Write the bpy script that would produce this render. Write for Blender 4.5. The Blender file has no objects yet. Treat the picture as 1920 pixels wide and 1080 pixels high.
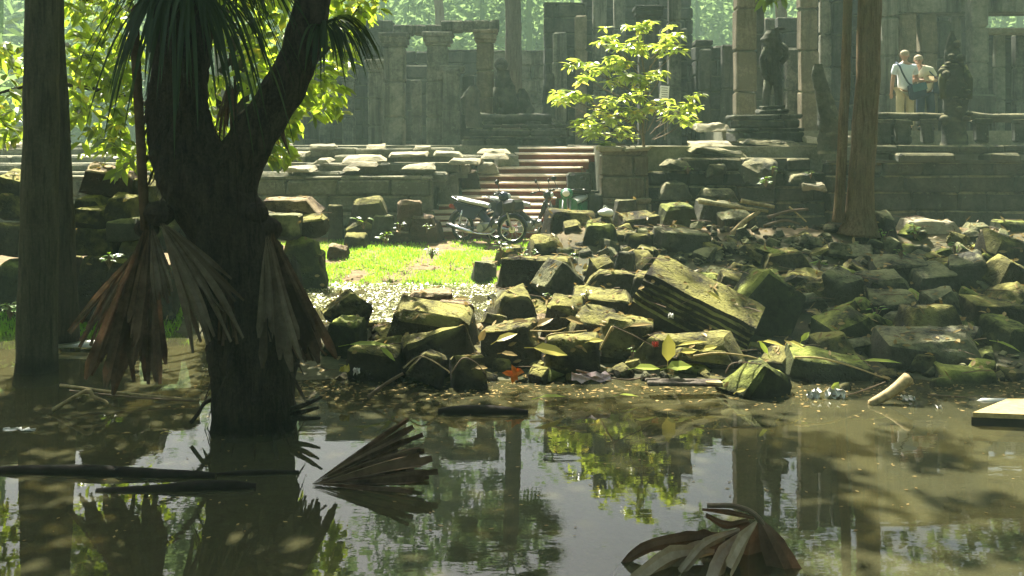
import bpy, bmesh, math, random
from mathutils import Vector, Matrix, Euler, noise
R_ = math.radians
scene = bpy.context.scene
COL = scene.collection

# ------------------------------------------------------------------ camera, sky, sun, exposure
F, HC, YH = 2000.0, 2.64, 262.0          # focal length in photo pixels, eye height, horizon row
cam = bpy.data.cameras.new('camera'); camo = bpy.data.objects.new('camera', cam); COL.objects.link(camo)
camo.location = (0, 0, HC); camo.rotation_euler = (R_(90), 0, 0)
cam.sensor_width = 36; cam.lens = F / 1920 * 36; cam.shift_y = -(540 - YH) / 1920
cam.clip_start = 0.1; cam.clip_end = 500
scene.camera = camo
SUN_EL, SUN_AZ = 52, -16                 # height above horizon; bearing from +Y, negative to the left
world = bpy.data.worlds.new('World'); scene.world = world; world.use_nodes = True
wn = world.node_tree.nodes; bg = wn['Background']
sky = wn.new('ShaderNodeTexSky'); sky.sky_type = 'NISHITA'; sky.sun_disc = False
sky.sun_elevation = R_(SUN_EL); sky.sun_rotation = R_(SUN_AZ); sky.dust_density = 6.0; sky.air_density = 1.0
world.node_tree.links.new(sky.outputs[0], bg.inputs[0]); bg.inputs[1].default_value = 0.05
sl = bpy.data.lights.new('sun', 'SUN'); sl.energy = 5.0; sl.angle = R_(0.5); sl.color = (1.0, 0.95, 0.78)
so = bpy.data.objects.new('sun', sl); COL.objects.link(so); so.location = (-8, 30, 40)
Ldir = Vector((math.sin(R_(SUN_AZ)) * math.cos(R_(SUN_EL)), math.cos(R_(SUN_AZ)) * math.cos(R_(SUN_EL)), math.sin(R_(SUN_EL))))
so.rotation_euler = Ldir.to_track_quat('Z', 'Y').to_euler()
scene.view_settings.view_transform = 'Standard'; scene.view_settings.look = 'None'
scene.view_settings.exposure = 2.15; scene.view_settings.gamma = 1.0
scene.render.engine = 'CYCLES'
cy = scene.cycles
cy.use_denoising = True; cy.max_bounces = 8; cy.diffuse_bounces = 3; cy.glossy_bounces = 3
cy.transmission_bounces = 4; cy.transparent_max_bounces = 12; cy.volume_bounces = 1
cy.caustics_reflective = False; cy.caustics_refractive = False; cy.sample_clamp_indirect = 4

# ------------------------------------------------------------------ helpers
def P(px, py, d): return Vector(((px - 960) / F * d, d, HC - (py - YH) / F * d))
def S(d): return F / d
def lerp(a, b, t): return a + (b - a) * t
def sstep(a, b, x):
    t = min(1, max(0, (x - a) / (b - a))); return t * t * (3 - 2 * t)

class MB:
    def __init__(s): s.v = []; s.f = []; s.m = []
    def add(s, vs, fs, m=0):
        o = len(s.v); s.v += [tuple(v) for v in vs]
        for f in fs: s.f.append(tuple(i + o for i in f)); s.m.append(m)
        return s
    def box(s, c, size, rot=(0, 0, 0), m=0, jit=0.0, rnd=None):
        M = Euler(rot).to_matrix(); c = Vector(c); vs = []
        for x in (-.5, .5):
            for y in (-.5, .5):
                for z in (-.5, .5):
                    p = Vector((x * size[0], y * size[1], z * size[2]))
                    if jit: p += Vector([(rnd or random).uniform(-jit, jit) for _ in range(3)])
                    vs.append(c + M @ p)
        return s.add(vs, [(0, 1, 3, 2), (4, 6, 7, 5), (0, 4, 5, 1), (2, 3, 7, 6), (0, 2, 6, 4), (1, 5, 7, 3)], m)
    def cbox(s, c, size, ch, rnd, rot=(0, 0, 0), m=0, jit=0.02):
        # block with chamfered, worn edges
        M = Euler(rot).to_matrix(); c = Vector(c)
        hx, hy, hz = [q / 2 for q in size]; ch = min(ch, hx * .45, hy * .45, hz * .45)
        vs = []; idx = {}
        for sx in (-1, 1):
            for sy in (-1, 1):
                for sz in (-1, 1):
                    j = Vector([rnd.uniform(-jit, jit) for _ in range(3)])
                    k = ch * rnd.uniform(.5, 1.6)
                    for a in range(3):
                        p = Vector((sx * (hx - (0 if a == 0 else k)), sy * (hy - (0 if a == 1 else k)), sz * (hz - (0 if a == 2 else k)))) + j
                        idx[(sx, sy, sz, a)] = len(vs); vs.append(c + M @ p)
        g = lambda sx, sy, sz, a: idx[(sx, sy, sz, a)]
        fs = []
        for q in (-1, 1):
            fs.append([g(q, -1, -1, 0), g(q, 1, -1, 0), g(q, 1, 1, 0), g(q, -1, 1, 0)][::q])
            fs.append([g(-1, q, -1, 1), g(-1, q, 1, 1), g(1, q, 1, 1), g(1, q, -1, 1)][::q])
            fs.append([g(-1, -1, q, 2), g(1, -1, q, 2), g(1, 1, q, 2), g(-1, 1, q, 2)][::q])
        for a in (-1, 1):
            for b in (-1, 1):
                fs.append([g(a, b, -1, 0), g(a, b, 1, 0), g(a, b, 1, 1), g(a, b, -1, 1)])
                fs.append([g(a, -1, b, 0), g(a, 1, b, 0), g(a, 1, b, 2), g(a, -1, b, 2)])
                fs.append([g(-1, a, b, 1), g(1, a, b, 1), g(1, a, b, 2), g(-1, a, b, 2)])
                for e in (-1, 1): fs.append([g(a, b, e, 0), g(a, b, e, 1), g(a, b, e, 2)])
        return s.add(vs, fs, m)
    def tube(s, pts, rads, n=8, m=0, cap=True):
        pts = [Vector(p) for p in pts]; k = len(pts)
        if not isinstance(rads, (list, tuple)): rads = [rads] * k
        vs = []; fs = []; up = None
        for i, p in enumerate(pts):
            t = (pts[min(i + 1, k - 1)] - pts[max(i - 1, 0)])
            if t.length < 1e-9: t = Vector((0, 0, 1))
            t.normalize()
            if up is None: up = Vector((1, 0, 0)) if abs(t.x) < .8 else Vector((0, 1, 0))
            a = (up - t * up.dot(t)).normalized(); b = t.cross(a); up = a
            for j in range(n):
                th = 2 * math.pi * j / n
                vs.append(p + (a * math.cos(th) + b * math.sin(th)) * rads[i])
        for i in range(k - 1):
            for j in range(n):
                fs.append((i * n + j, i * n + (j + 1) % n, (i + 1) * n + (j + 1) % n, (i + 1) * n + j))
        if cap: fs.append(tuple(range(n))[::-1]); fs.append(tuple((k - 1) * n + j for j in range(n)))
        return s.add(vs, fs, m)
    def ball(s, c, r, nu=10, nv=7, m=0, rot=(0, 0, 0)):
        if not isinstance(r, (list, tuple)): r = (r, r, r)
        M = Euler(rot).to_matrix(); c = Vector(c); vs = []; fs = []
        for i in range(nv + 1):
            ph = math.pi * i / nv
            for j in range(nu):
                th = 2 * math.pi * j / nu
                vs.append(c + M @ Vector((r[0] * math.sin(ph) * math.cos(th), r[1] * math.sin(ph) * math.sin(th), r[2] * math.cos(ph))))
        for i in range(nv):
            for j in range(nu): fs.append((i * nu + j, (i + 1) * nu + j, (i + 1) * nu + (j + 1) % nu, i * nu + (j + 1) % nu))
        return s.add(vs, fs, m)
    def torus(s, c, R, r, M=None, n=28, k=8, m=0):
        M = M or Matrix.Identity(3); c = Vector(c); vs = []; fs = []
        for i in range(n):
            a = 2 * math.pi * i / n
            for j in range(k):
                b = 2 * math.pi * j / k
                vs.append(c + M @ Vector(((R + r * math.cos(b)) * math.cos(a), r * math.sin(b), (R + r * math.cos(b)) * math.sin(a))))
        for i in range(n):
            for j in range(k): fs.append((i * k + j, i * k + (j + 1) % k, ((i + 1) % n) * k + (j + 1) % k, ((i + 1) % n) * k + j))
        return s.add(vs, fs, m)
    def leaf(s, b, d, nrm, L, W, fold=.25, m=0, bend=0.0):
        # two-sided folded blade: pointed oval of eight faces along the direction d
        d = Vector(d).normalized(); nrm = Vector(nrm); w = d.cross(nrm)
        if w.length < 1e-4: w = d.cross(Vector((.3, .9, .2)))
        w.normalize(); nrm = w.cross(d); b = Vector(b)
        q = lambda t, x, z: b + d * (L * t) + w * (W * x) + nrm * (W * z - bend * L * t * t)
        vs = [q(0, 0, 0), q(.28, -.42, fold * .42), q(.28, 0, 0), q(.28, .42, fold * .42), q(.66, -.4, fold * .4), q(.66, 0, 0), q(.66, .4, fold * .4), q(1, 0, 0)]
        return s.add(vs, [(0, 2, 1), (0, 3, 2), (1, 2, 5, 4), (2, 3, 6, 5), (4, 5, 7), (5, 6, 7)], m)
    def dia(s, b, d, nrm, L, W, m=0):
        d = Vector(d).normalized(); w = d.cross(Vector(nrm))
        if w.length < 1e-4: w = Vector((1, 0, 0))
        w.normalize(); b = Vector(b)
        return s.add([b, b + d * (L * .45) + w * (W / 2), b + d * L, b + d * (L * .45) - w * (W / 2)], [(0, 1, 2, 3)], m)
    def build(s, name, mats, parent=None, origin=None, smooth=False, ang=None):
        me = bpy.data.meshes.new(name)
        o0 = Vector(parent.location) if (parent and origin is None) else Vector(origin or (0, 0, 0))
        if parent and origin is None and parent.parent: o0 = o0 + Vector(parent.parent.location)
        vs = [(v[0] - o0.x, v[1] - o0.y, v[2] - o0.z) for v in s.v]
        me.from_pydata(vs, [], s.f)
        if not isinstance(mats, (list, tuple)): mats = [mats]
        for mt in mats: me.materials.append(mt)
        if len(mats) > 1: me.polygons.foreach_set('material_index', s.m)
        if smooth or ang is not None:
            me.polygons.foreach_set('use_smooth', [True] * len(me.polygons))
            if ang is not None: me.set_sharp_from_angle(angle=R_(ang))
        me.update()
        ob = bpy.data.objects.new(name, me); COL.objects.link(ob)
        if parent: ob.parent = parent
        else: ob.location = o0
        return ob

def tag(o, label=None, cat=None, group=None, kind=None):
    if label: o['label'] = label
    if cat: o['category'] = cat
    if group: o['group'] = group
    if kind: o['kind'] = kind
    return o
def thing(name, loc, label, cat, group=None):
    o = bpy.data.objects.new(name, None); COL.objects.link(o); o.location = loc; o.empty_display_size = .2
    return tag(o, label, cat, group)
def copy_tree(o, parent=None):
    c = o.copy(); COL.objects.link(c)
    if parent: c.parent = parent
    for ch in list(o.children): copy_tree(ch, c)
    return c

# ------------------------------------------------------------------ materials
def newmat(name):
    m = bpy.data.materials.new(name); m.use_nodes = True
    nt = m.node_tree; nt.nodes.clear()
    out = nt.nodes.new('ShaderNodeOutputMaterial')
    return m, nt, out
def N(nt, t, **kw):
    n = nt.nodes.new(t)
    for k, v in kw.items():
        if k in n.inputs.keys() if isinstance(k, str) else False: n.inputs[k].default_value = v
        else: setattr(n, k, v)
    return n
def mixc(nt, fac, a, b):
    n = nt.nodes.new('ShaderNodeMix'); n.data_type = 'RGBA'
    for sock, val in ((n.inputs[0], fac), (n.inputs[6], a), (n.inputs[7], b)):
        if hasattr(val, 'is_output'): nt.links.new(val, sock)
        elif isinstance(val, (int, float)): sock.default_value = val
        else: sock.default_value = (*val, 1)
    return n.outputs[2]
def mathn(nt, op, a, b=None, clamp=False):
    n = nt.nodes.new('ShaderNodeMath'); n.operation = op; n.use_clamp = clamp
    for i, val in enumerate((a, b)):
        if val is None: continue
        if hasattr(val, 'is_output'): nt.links.new(val, n.inputs[i])
        else: n.inputs[i].default_value = val
    return n.outputs[0]
def noisen(nt, co, scale, detail=4, rough=.6, stretch=None):
    if stretch:
        mp = nt.nodes.new('ShaderNodeMapping'); mp.inputs['Scale'].default_value = stretch
        nt.links.new(co, mp.inputs[0]); co = mp.outputs[0]
    n = nt.nodes.new('ShaderNodeTexNoise'); n.inputs['Scale'].default_value = scale
    n.inputs['Detail'].default_value = detail; n.inputs['Roughness'].default_value = rough
    nt.links.new(co, n.inputs['Vector']); return n.outputs['Fac']
def rampn(nt, fac, lo, hi):
    n = nt.nodes.new('ShaderNodeMapRange'); n.inputs[1].default_value = lo; n.inputs[2].default_value = hi
    nt.links.new(fac, n.inputs[0]); return n.outputs[0]
def principled(nt, out, col, rough=.9, spec=.2, bump=None, bstr=.5, bdist=.02, metallic=0):
    b = nt.nodes.new('ShaderNodeBsdfPrincipled')
    if hasattr(col, 'is_output'): nt.links.new(col, b.inputs['Base Color'])
    else: b.inputs['Base Color'].default_value = (*col, 1)
    if hasattr(rough, 'is_output'): nt.links.new(rough, b.inputs['Roughness'])
    else: b.inputs['Roughness'].default_value = rough
    b.inputs['Specular IOR Level'].default_value = spec; b.inputs['Metallic'].default_value = metallic
    if bump is not None:
        bn = nt.nodes.new('ShaderNodeBump'); bn.inputs['Strength'].default_value = bstr; bn.inputs['Distance'].default_value = bdist
        nt.links.new(bump, bn.inputs['Height']); nt.links.new(bn.outputs[0], b.inputs['Normal'])
    nt.links.new(b.outputs[0], out.inputs[0]); return b
def stone(name, dark, light, lichen=(.34, .34, .27), moss=(.16, .17, .04), moss_sun_amt=.7, lich=.62, stain=False, sc=1.0):
    m, nt, out = newmat(name)
    g = nt.nodes.new('ShaderNodeNewGeometry'); pos = g.outputs['Position']
    oi = nt.nodes.new('ShaderNodeObjectInfo')
    n1 = noisen(nt, pos, 2.2 * sc, 5, .65); n2 = noisen(nt, pos, 14 * sc, 6, .7); n3 = noisen(nt, pos, 5 * sc, 6, .75)
    n4 = noisen(nt, pos, 45 * sc, 3, .6)
    f = mathn(nt, 'ADD', mathn(nt, 'MULTIPLY', n1, .6), mathn(nt, 'MULTIPLY', n2, .4))
    f = mathn(nt, 'ADD', f, mathn(nt, 'MULTIPLY', mathn(nt, 'SUBTRACT', oi.outputs['Random'], .5), .16))
    c = mixc(nt, rampn(nt, f, .4, .62), dark, light)
    if stain:
        st = noisen(nt, pos, 1.0, 5, .7, (2.6, 2.6, .22))
        c = mixc(nt, rampn(nt, st, .5, .68), c, tuple(x * .35 for x in dark))
    lf = rampn(nt, n3, lich, lich + .1)
    c = mixc(nt, mathn(nt, 'MULTIPLY', lf, .8), c, lichen)
    sp = nt.nodes.new('ShaderNodeSeparateXYZ'); nt.links.new(g.outputs['Normal'], sp.inputs[0])
    up = rampn(nt, sp.outputs[2], .15, .75)
    moss_sun_fac = mathn(nt, 'MULTIPLY', mathn(nt, 'MULTIPLY', up, rampn(nt, mathn(nt, 'ADD', n1, mathn(nt, 'MULTIPLY', n2, .3)), .52, .76)), moss_sun_amt, True)
    c = mixc(nt, moss_sun_fac, c, moss)  # moss and dust, with sunlight on the tops put into the lighter colour
    vo = nt.nodes.new('ShaderNodeTexVoronoi'); vo.inputs['Scale'].default_value = 22 * sc; nt.links.new(pos, vo.inputs['Vector'])
    pit = rampn(nt, vo.outputs['Distance'], .0, .35); pitm = mathn(nt, 'MULTIPLY', mathn(nt, 'SUBTRACT', 1.0, pit), rampn(nt, n3, .45, .6))
    c = mixc(nt, mathn(nt, 'MULTIPLY', pitm, .55), c, tuple(x * .5 for x in dark))
    sz = nt.nodes.new('ShaderNodeSeparateXYZ'); nt.links.new(pos, sz.inputs[0])
    wet = rampn(nt, mathn(nt, 'ADD', sz.outputs[2], mathn(nt, 'MULTIPLY', n2, .08)), .16, .07)
    c = mixc(nt, mathn(nt, 'MULTIPLY', wet, .75), c, tuple(x * .45 for x in dark))
    h = mathn(nt, 'SUBTRACT', mathn(nt, 'ADD', mathn(nt, 'MULTIPLY', n2, .7), mathn(nt, 'MULTIPLY', n4, .3)), mathn(nt, 'MULTIPLY', pitm, .5))
    principled(nt, out, c, .92, .15, h, 1.0, .05)
    return m
def plain(name, col, rough=.6, spec=.3, var=.35, sc=8, metallic=0, bstr=.2, stretch=None):
    m, nt, out = newmat(name)
    tc = nt.nodes.new('ShaderNodeTexCoord'); n = noisen(nt, tc.outputs['Object'], sc, 5, .65, stretch)
    c = mixc(nt, rampn(nt, n, .3, .7), tuple(x * (1 - var) for x in col), tuple(min(1, x * (1 + var)) for x in col))
    principled(nt, out, c, rough, spec, n, bstr, .01, metallic); return m
def bark(name, dark, light, sc=6, moss=None):
    m, nt, out = newmat(name)
    g = nt.nodes.new('ShaderNodeNewGeometry'); pos = g.outputs['Position']
    n1 = noisen(nt, pos, sc, 6, .7, (1.6, 1.6, .35)); n2 = noisen(nt, pos, sc * 5, 5, .7); n3 = noisen(nt, pos, 1.6, 4, .6)
    c = mixc(nt, rampn(nt, mathn(nt, 'ADD', mathn(nt, 'MULTIPLY', n1, .6), mathn(nt, 'MULTIPLY', n2, .4)), .35, .65), dark, light)
    if moss: c = mixc(nt, mathn(nt, 'MULTIPLY', rampn(nt, n3, .48, .66), .7), c, moss)
    wv = noisen(nt, pos, sc * 2.2, 6, .75, (2.2, 2.2, .16)); c = mixc(nt, mathn(nt, 'MULTIPLY', rampn(nt, wv, .5, .62), .65), c, tuple(x * .5 for x in dark))
    sz = nt.nodes.new('ShaderNodeSeparateXYZ'); nt.links.new(pos, sz.inputs[0])
    c = mixc(nt, mathn(nt, 'MULTIPLY', rampn(nt, mathn(nt, 'ADD', sz.outputs[2], mathn(nt, 'MULTIPLY', n1, .15)), .3, .16), .7), c, tuple(x * .4 for x in dark))
    principled(nt, out, c, .95, .1, mathn(nt, 'ADD', mathn(nt, 'MULTIPLY', mathn(nt, 'ADD', n1, wv), .4), mathn(nt, 'MULTIPLY', n2, .4)), 1.0, .05); return m
def leafmat(name, dark, light, trans, tmix=.5, gloss=.06, groughness=.35, yellow=None, yamt=.08, lo=.7):
    m, nt, out = newmat(name)
    g = nt.nodes.new('ShaderNodeNewGeometry'); r = g.outputs['Random Per Island']
    c = mixc(nt, r, dark, light); t = mixc(nt, r, tuple(x * lo for x in trans), trans)
    if yellow:
        n = noisen(nt, g.outputs['Position'], 3.0, 3); yf = rampn(nt, n, .62 - yamt, .68)
        c = mixc(nt, yf, c, yellow); t = mixc(nt, yf, t, yellow)
    d = nt.nodes.new('ShaderNodeBsdfDiffuse'); nt.links.new(c, d.inputs[0])
    tr = nt.nodes.new('ShaderNodeBsdfTranslucent'); nt.links.new(t, tr.inputs[0])
    mx = nt.nodes.new('ShaderNodeMixShader'); mx.inputs[0].default_value = tmix
    nt.links.new(d.outputs[0], mx.inputs[1]); nt.links.new(tr.outputs[0], mx.inputs[2])
    gl = nt.nodes.new('ShaderNodeBsdfGlossy'); gl.inputs['Roughness'].default_value = groughness
    m2 = nt.nodes.new('ShaderNodeMixShader'); m2.inputs[0].default_value = gloss
    nt.links.new(mx.outputs[0], m2.inputs[1]); nt.links.new(gl.outputs[0], m2.inputs[2]); nt.links.new(m2.outputs[0], out.inputs[0])
    return m
M = {}
M['rock'] = stone('mossy_rock', (.018, .015, .012), (.06, .052, .036), (.2, .19, .12), (.34, .32, .09), .8, .68)
M['rock_grey'] = stone('grey_rock', (.022, .022, .019), (.08, .078, .064), (.25, .26, .2), (.36, .36, .17), .7, .64)
M['rock_red'] = stone('red_rock', (.03, .017, .013), (.09, .052, .036), (.24, .2, .13), (.5, .4, .24), .7, .68)
M['rock_green'] = stone('green_rock', (.018, .02, .012), (.055, .062, .03), (.2, .22, .11), (.32, .36, .08), .9, .64)
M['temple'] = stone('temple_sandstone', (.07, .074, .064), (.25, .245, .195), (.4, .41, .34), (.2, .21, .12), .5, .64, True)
M['temple_dark'] = stone('dark_sandstone', (.03, .033, .032), (.09, .09, .08), (.34, .36, .31), (.2, .21, .12), .5, .66, True)  # dark stone; on gallery walls it paints the shade of the openings
M['temple_warm'] = stone('warm_sandstone', (.15, .125, .085), (.32, .27, .19), (.4, .4, .32), (.22, .21, .1), .4, .66, True)  # brown stone; warm light on some pillars and the flank wall put into it
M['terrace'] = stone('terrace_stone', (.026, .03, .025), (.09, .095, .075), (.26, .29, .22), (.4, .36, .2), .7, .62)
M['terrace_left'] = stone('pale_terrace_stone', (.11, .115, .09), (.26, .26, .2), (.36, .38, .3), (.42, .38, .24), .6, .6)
M['slab'] = stone('sunlit_worn_paving', (.2, .18, .13), (.4, .36, .26), (.5, .48, .38), (.42, .38, .22), .5, .66)  # pale copy of the terrace stone with sunlight put into the colour
M['bark_left'] = bark('dark_bark', (.05, .045, .033), (.14, .125, .085))
M['bark_left_back'] = bark('brown_bark', (.04, .033, .025), (.1, .085, .06))
M['bark_right'] = bark('red_brown_bark', (.13, .085, .048), (.3, .21, .125), 7, (.17, .15, .08))
M['bark_palm'] = bark('palm_bark', (.01, .008, .007), (.085, .062, .045), 7)
M['bark_far'] = bark('grey_bark', (.1, .085, .07), (.2, .17, .14), 4)
M['twig'] = plain('twig_brown', (.16, .11, .07), .8)
M['leaf_bright'] = leafmat('sunny_leaf', (.07, .13, .015), (.16, .24, .03), (.68, .92, .06), .6, .07, .3, (.85, .75, .08), .02, .22)
M['leaf_sap'] = leafmat('sapling_leaf', (.1, .17, .02), (.22, .3, .05), (.8, .98, .1), .58, .1, .3, (.9, .78, .12), .04, .45)
M['leaf_crown'] = leafmat('canopy_leaf', (.04, .08, .012), (.09, .15, .02), (.2, .3, .03), .4, .0)
M['leaf_far'] = leafmat('forest_leaf', (.06, .1, .045), (.13, .2, .08), (.28, .42, .15), .5, .0)
M['leaf_twig'] = leafmat('hanging_leaf', (.04, .1, .015), (.09, .18, .03), (.28, .42, .04), .45, .06)
M['palm_green'] = leafmat('palm_blade', (.01, .024, .008), (.026, .05, .018), (.1, .17, .03), .3, .02, .45)
M['fan_dead'] = None
M['grass'] = leafmat('grass_blade', (.09, .24, .012), (.2, .38, .025), (.45, .82, .05), .55, .03)
M['weed'] = leafmat('floating_weed', (.3, .34, .1), (.6, .6, .3), (.5, .55, .15), .3, .28, .25)
M['plant'] = leafmat('weed_leaf', (.06, .15, .02), (.14, .26, .03), (.3, .5, .04), .5)
M['leaf_yellow'] = leafmat('fallen_yellow_leaf', (.42, .36, .09), (.58, .52, .14), (.5, .45, .08), .3, .015)
M['leaf_green'] = leafmat('fallen_green_leaf', (.26, .33, .06), (.4, .46, .1), (.4, .5, .06), .35, .02)
M['leaf_dry'] = leafmat('dry_leaf', (.22, .16, .07), (.38, .29, .13), (.3, .2, .06), .25, .01)
def fanmat(name, dark, light, tr):
    m, nt, out = newmat(name)
    g = nt.nodes.new('ShaderNodeNewGeometry'); n = noisen(nt, g.outputs['Position'], 16, 5, .7); n2 = noisen(nt, g.outputs['Position'], 3, 3, .6)
    f = mathn(nt, 'ADD', mathn(nt, 'MULTIPLY', n, .45), mathn(nt, 'MULTIPLY', n2, .55))
    f = mathn(nt, 'ADD', f, mathn(nt, 'MULTIPLY', mathn(nt, 'SUBTRACT', g.outputs['Random Per Island'], .5), .3))
    c = mixc(nt, rampn(nt, f, .36, .66), dark, light)
    b = nt.nodes.new('ShaderNodeBsdfDiffuse'); nt.links.new(c, b.inputs[0])
    t = nt.nodes.new('ShaderNodeBsdfTranslucent'); t.inputs[0].default_value = (*tr, 1)
    mx = nt.nodes.new('ShaderNodeMixShader'); mx.inputs[0].default_value = .2
    nt.links.new(b.outputs[0], mx.inputs[1]); nt.links.new(t.outputs[0], mx.inputs[2]); nt.links.new(mx.outputs[0], out.inputs[0]); return m
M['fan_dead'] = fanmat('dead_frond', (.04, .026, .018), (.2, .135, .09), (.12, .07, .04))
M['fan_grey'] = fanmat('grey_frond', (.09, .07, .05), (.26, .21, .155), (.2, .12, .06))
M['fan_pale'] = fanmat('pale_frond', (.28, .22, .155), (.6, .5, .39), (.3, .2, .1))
M['wood_pale'] = plain('pale_wood', (.4, .31, .17), .9, .1, .55, 12)
M['wood_yellow'] = plain('yellow_board', (.4, .31, .14), .8, .15, .4, 14)
M['wood_dark'] = plain('wet_dark_wood', (.016, .012, .009), .85, .15, .4, 7)
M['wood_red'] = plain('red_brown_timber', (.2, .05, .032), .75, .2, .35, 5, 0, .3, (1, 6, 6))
M['tread'] = plain('pale_tread', (.74, .62, .5), .8, .2, .25, 7)  # treads much paler than the riser timber
M['white'] = plain('white_plastic', (.68, .68, .64), .4, .4, .08)
M['wrapper'] = plain('pink_white_wrapper', (.75, .55, .55), .4, .5, .3, 30)
M['orange'] = plain('orange_peel', (.75, .2, .02), .6, .3, .35, 25)
M['red'] = plain('red_paint', (.45, .05, .03), .35, .5, .15)
M['black'] = plain('black_plastic', (.018, .018, .02), .35, .5, .2)
M['tyre'] = plain('rubber', (.02, .02, .02), .85, .2, .2)
M['chrome'] = plain('chrome', (.7, .7, .7), .25, .5, .05, 8, 1.0, 0)
M['alloy'] = plain('grey_alloy', (.45, .45, .44), .45, .5, .15, 20, .6, 0)
M['seat'] = plain('seat_vinyl_glare', (.55, .55, .52), .18, .6, .15)  # sky glare on the seat painted in as pale grey
M['cover_green'] = plain('green_fairing', (.05, .22, .13), .3, .5, .15)
M['cover_blue'] = plain('dark_blue_fairing', (.02, .025, .07), .3, .5, .15)
M['skin'] = plain('skin', (.42, .25, .17), .6, .3, .12)
M['hair'] = plain('grey_blond_hair', (.4, .34, .24), .8, .2, .3, 60)
M['shirt_white'] = plain('pale_blue_shirt', (.72, .77, .82), .9, .1, .06)
M['shirt_cream'] = plain('cream_shirt', (.72, .68, .52), .9, .1, .08)
M['khaki'] = plain('khaki_cloth', (.52, .44, .28), .9, .1, .12)
M['navy'] = plain('navy_cloth', (.025, .04, .075), .8, .2, .3)
M['sign'] = plain('white_sign_paint', (.85, .85, .85), .5, .3, .03)
M['ink'] = plain('grey_print', (.25, .25, .27), .6, .2, .1)
# ------------------------------------------------------------------ ground, pond, puddle
def prof(pts, y):
    if y <= pts[0][0]: return pts[0][1]
    for (a, b), (c, d) in zip(pts, pts[1:]):
        if y <= c: return lerp(b, d, (y - a) / (c - a))
    return pts[-1][1]
PR = [(-20, .6), (0, .9), (3, .3), (5, -.3), (9, -.2), (10.8, -.14), (11.5, -.04), (12.1, .05), (13, .12), (14, .27), (15, .48), (16, .74), (16.8, 1.04), (17.3, 1.2), (18.5, 1.05), (20, .75), (21, .65), (60, .65)]
PM = [(-20, .6), (0, .9), (3, .3), (5, -.3), (9, -.2), (10.8, -.16), (11.5, -.06), (12.0, .04), (12.6, .16), (13.4, .3), (13.8, .24), (17.2, .25), (17.6, .33), (21, .62), (23, .68), (60, .7)]
PL = [(-20, .6), (0, .9), (3, .3), (5, -.3), (9, -.22), (14.2, -.1), (14.8, .05), (15.2, .2), (16, .35), (21, .65), (60, .7)]
def G(x, y):
    a = sstep(-3.9, -3.0, x + .12 * (y - 12)) ; b = sstep(-.5, 1.0, x)
    z = lerp(lerp(prof(PL, y), prof(PM, y), a), prof(PR, y), b)
    return z + .035 * noise.noise((x * .9, y * .9, 3)) + .015 * noise.noise((x * 4, y * 4, 7))
def hit(px, py):
    d = 5.0
    while d < 45:
        z = HC - (py - YH) / F * d
        if z <= G((px - 960) / F * d, d): return d
        d += .03
    return 45
mb = MB()
xs = [-66, -50, -38, -28, -20] + [-14 + .22 * i for i in range(128)] + [20, 28, 38, 50, 66]
ys = [-18, -14, -10, -4, 0, 2, 3.5] + [4.6 + .2 * i for i in range(92)] + [24, 26, 30, 36, 44, 52, 66, 80, 97]
for y in ys:
    for x in xs: mb.v.append((x, y, G(x, y)))
nx = len(xs)
for j in range(len(ys) - 1):
    for i in range(nx - 1): mb.f.append((j * nx + i, j * nx + i + 1, (j + 1) * nx + i + 1, (j + 1) * nx + i)); mb.m.append(0)
m, nt, out = newmat('earth')
g = nt.nodes.new('ShaderNodeNewGeometry'); pos = g.outputs['Position']
n1 = noisen(nt, pos, .8, 5, .6); n2 = noisen(nt, pos, 7, 6, .7); n3 = noisen(nt, pos, 40, 4, .7)
c = mixc(nt, rampn(nt, n1, .35, .65), (.04, .042, .022), (.105, .105, .055))
c = mixc(nt, rampn(nt, n2, .45, .7), c, (.04, .032, .018))
sx = nt.nodes.new('ShaderNodeSeparateXYZ'); nt.links.new(pos, sx.inputs[0]); c = mixc(nt, rampn(nt, sx.outputs[1], 16.5, 17.8), c, mixc(nt, rampn(nt, n2, .35, .65), (.1, .07, .035), (.25, .17, .09)))
c = mixc(nt, mathn(nt, 'MULTIPLY', rampn(nt, n3, .55, .7), .5), c, (.16, .145, .075))
principled(nt, out, c, .9, .2, n2, .6, .03)
M['earth'] = m
tag(mb.build('ground', m, smooth=True), kind='structure')

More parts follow.
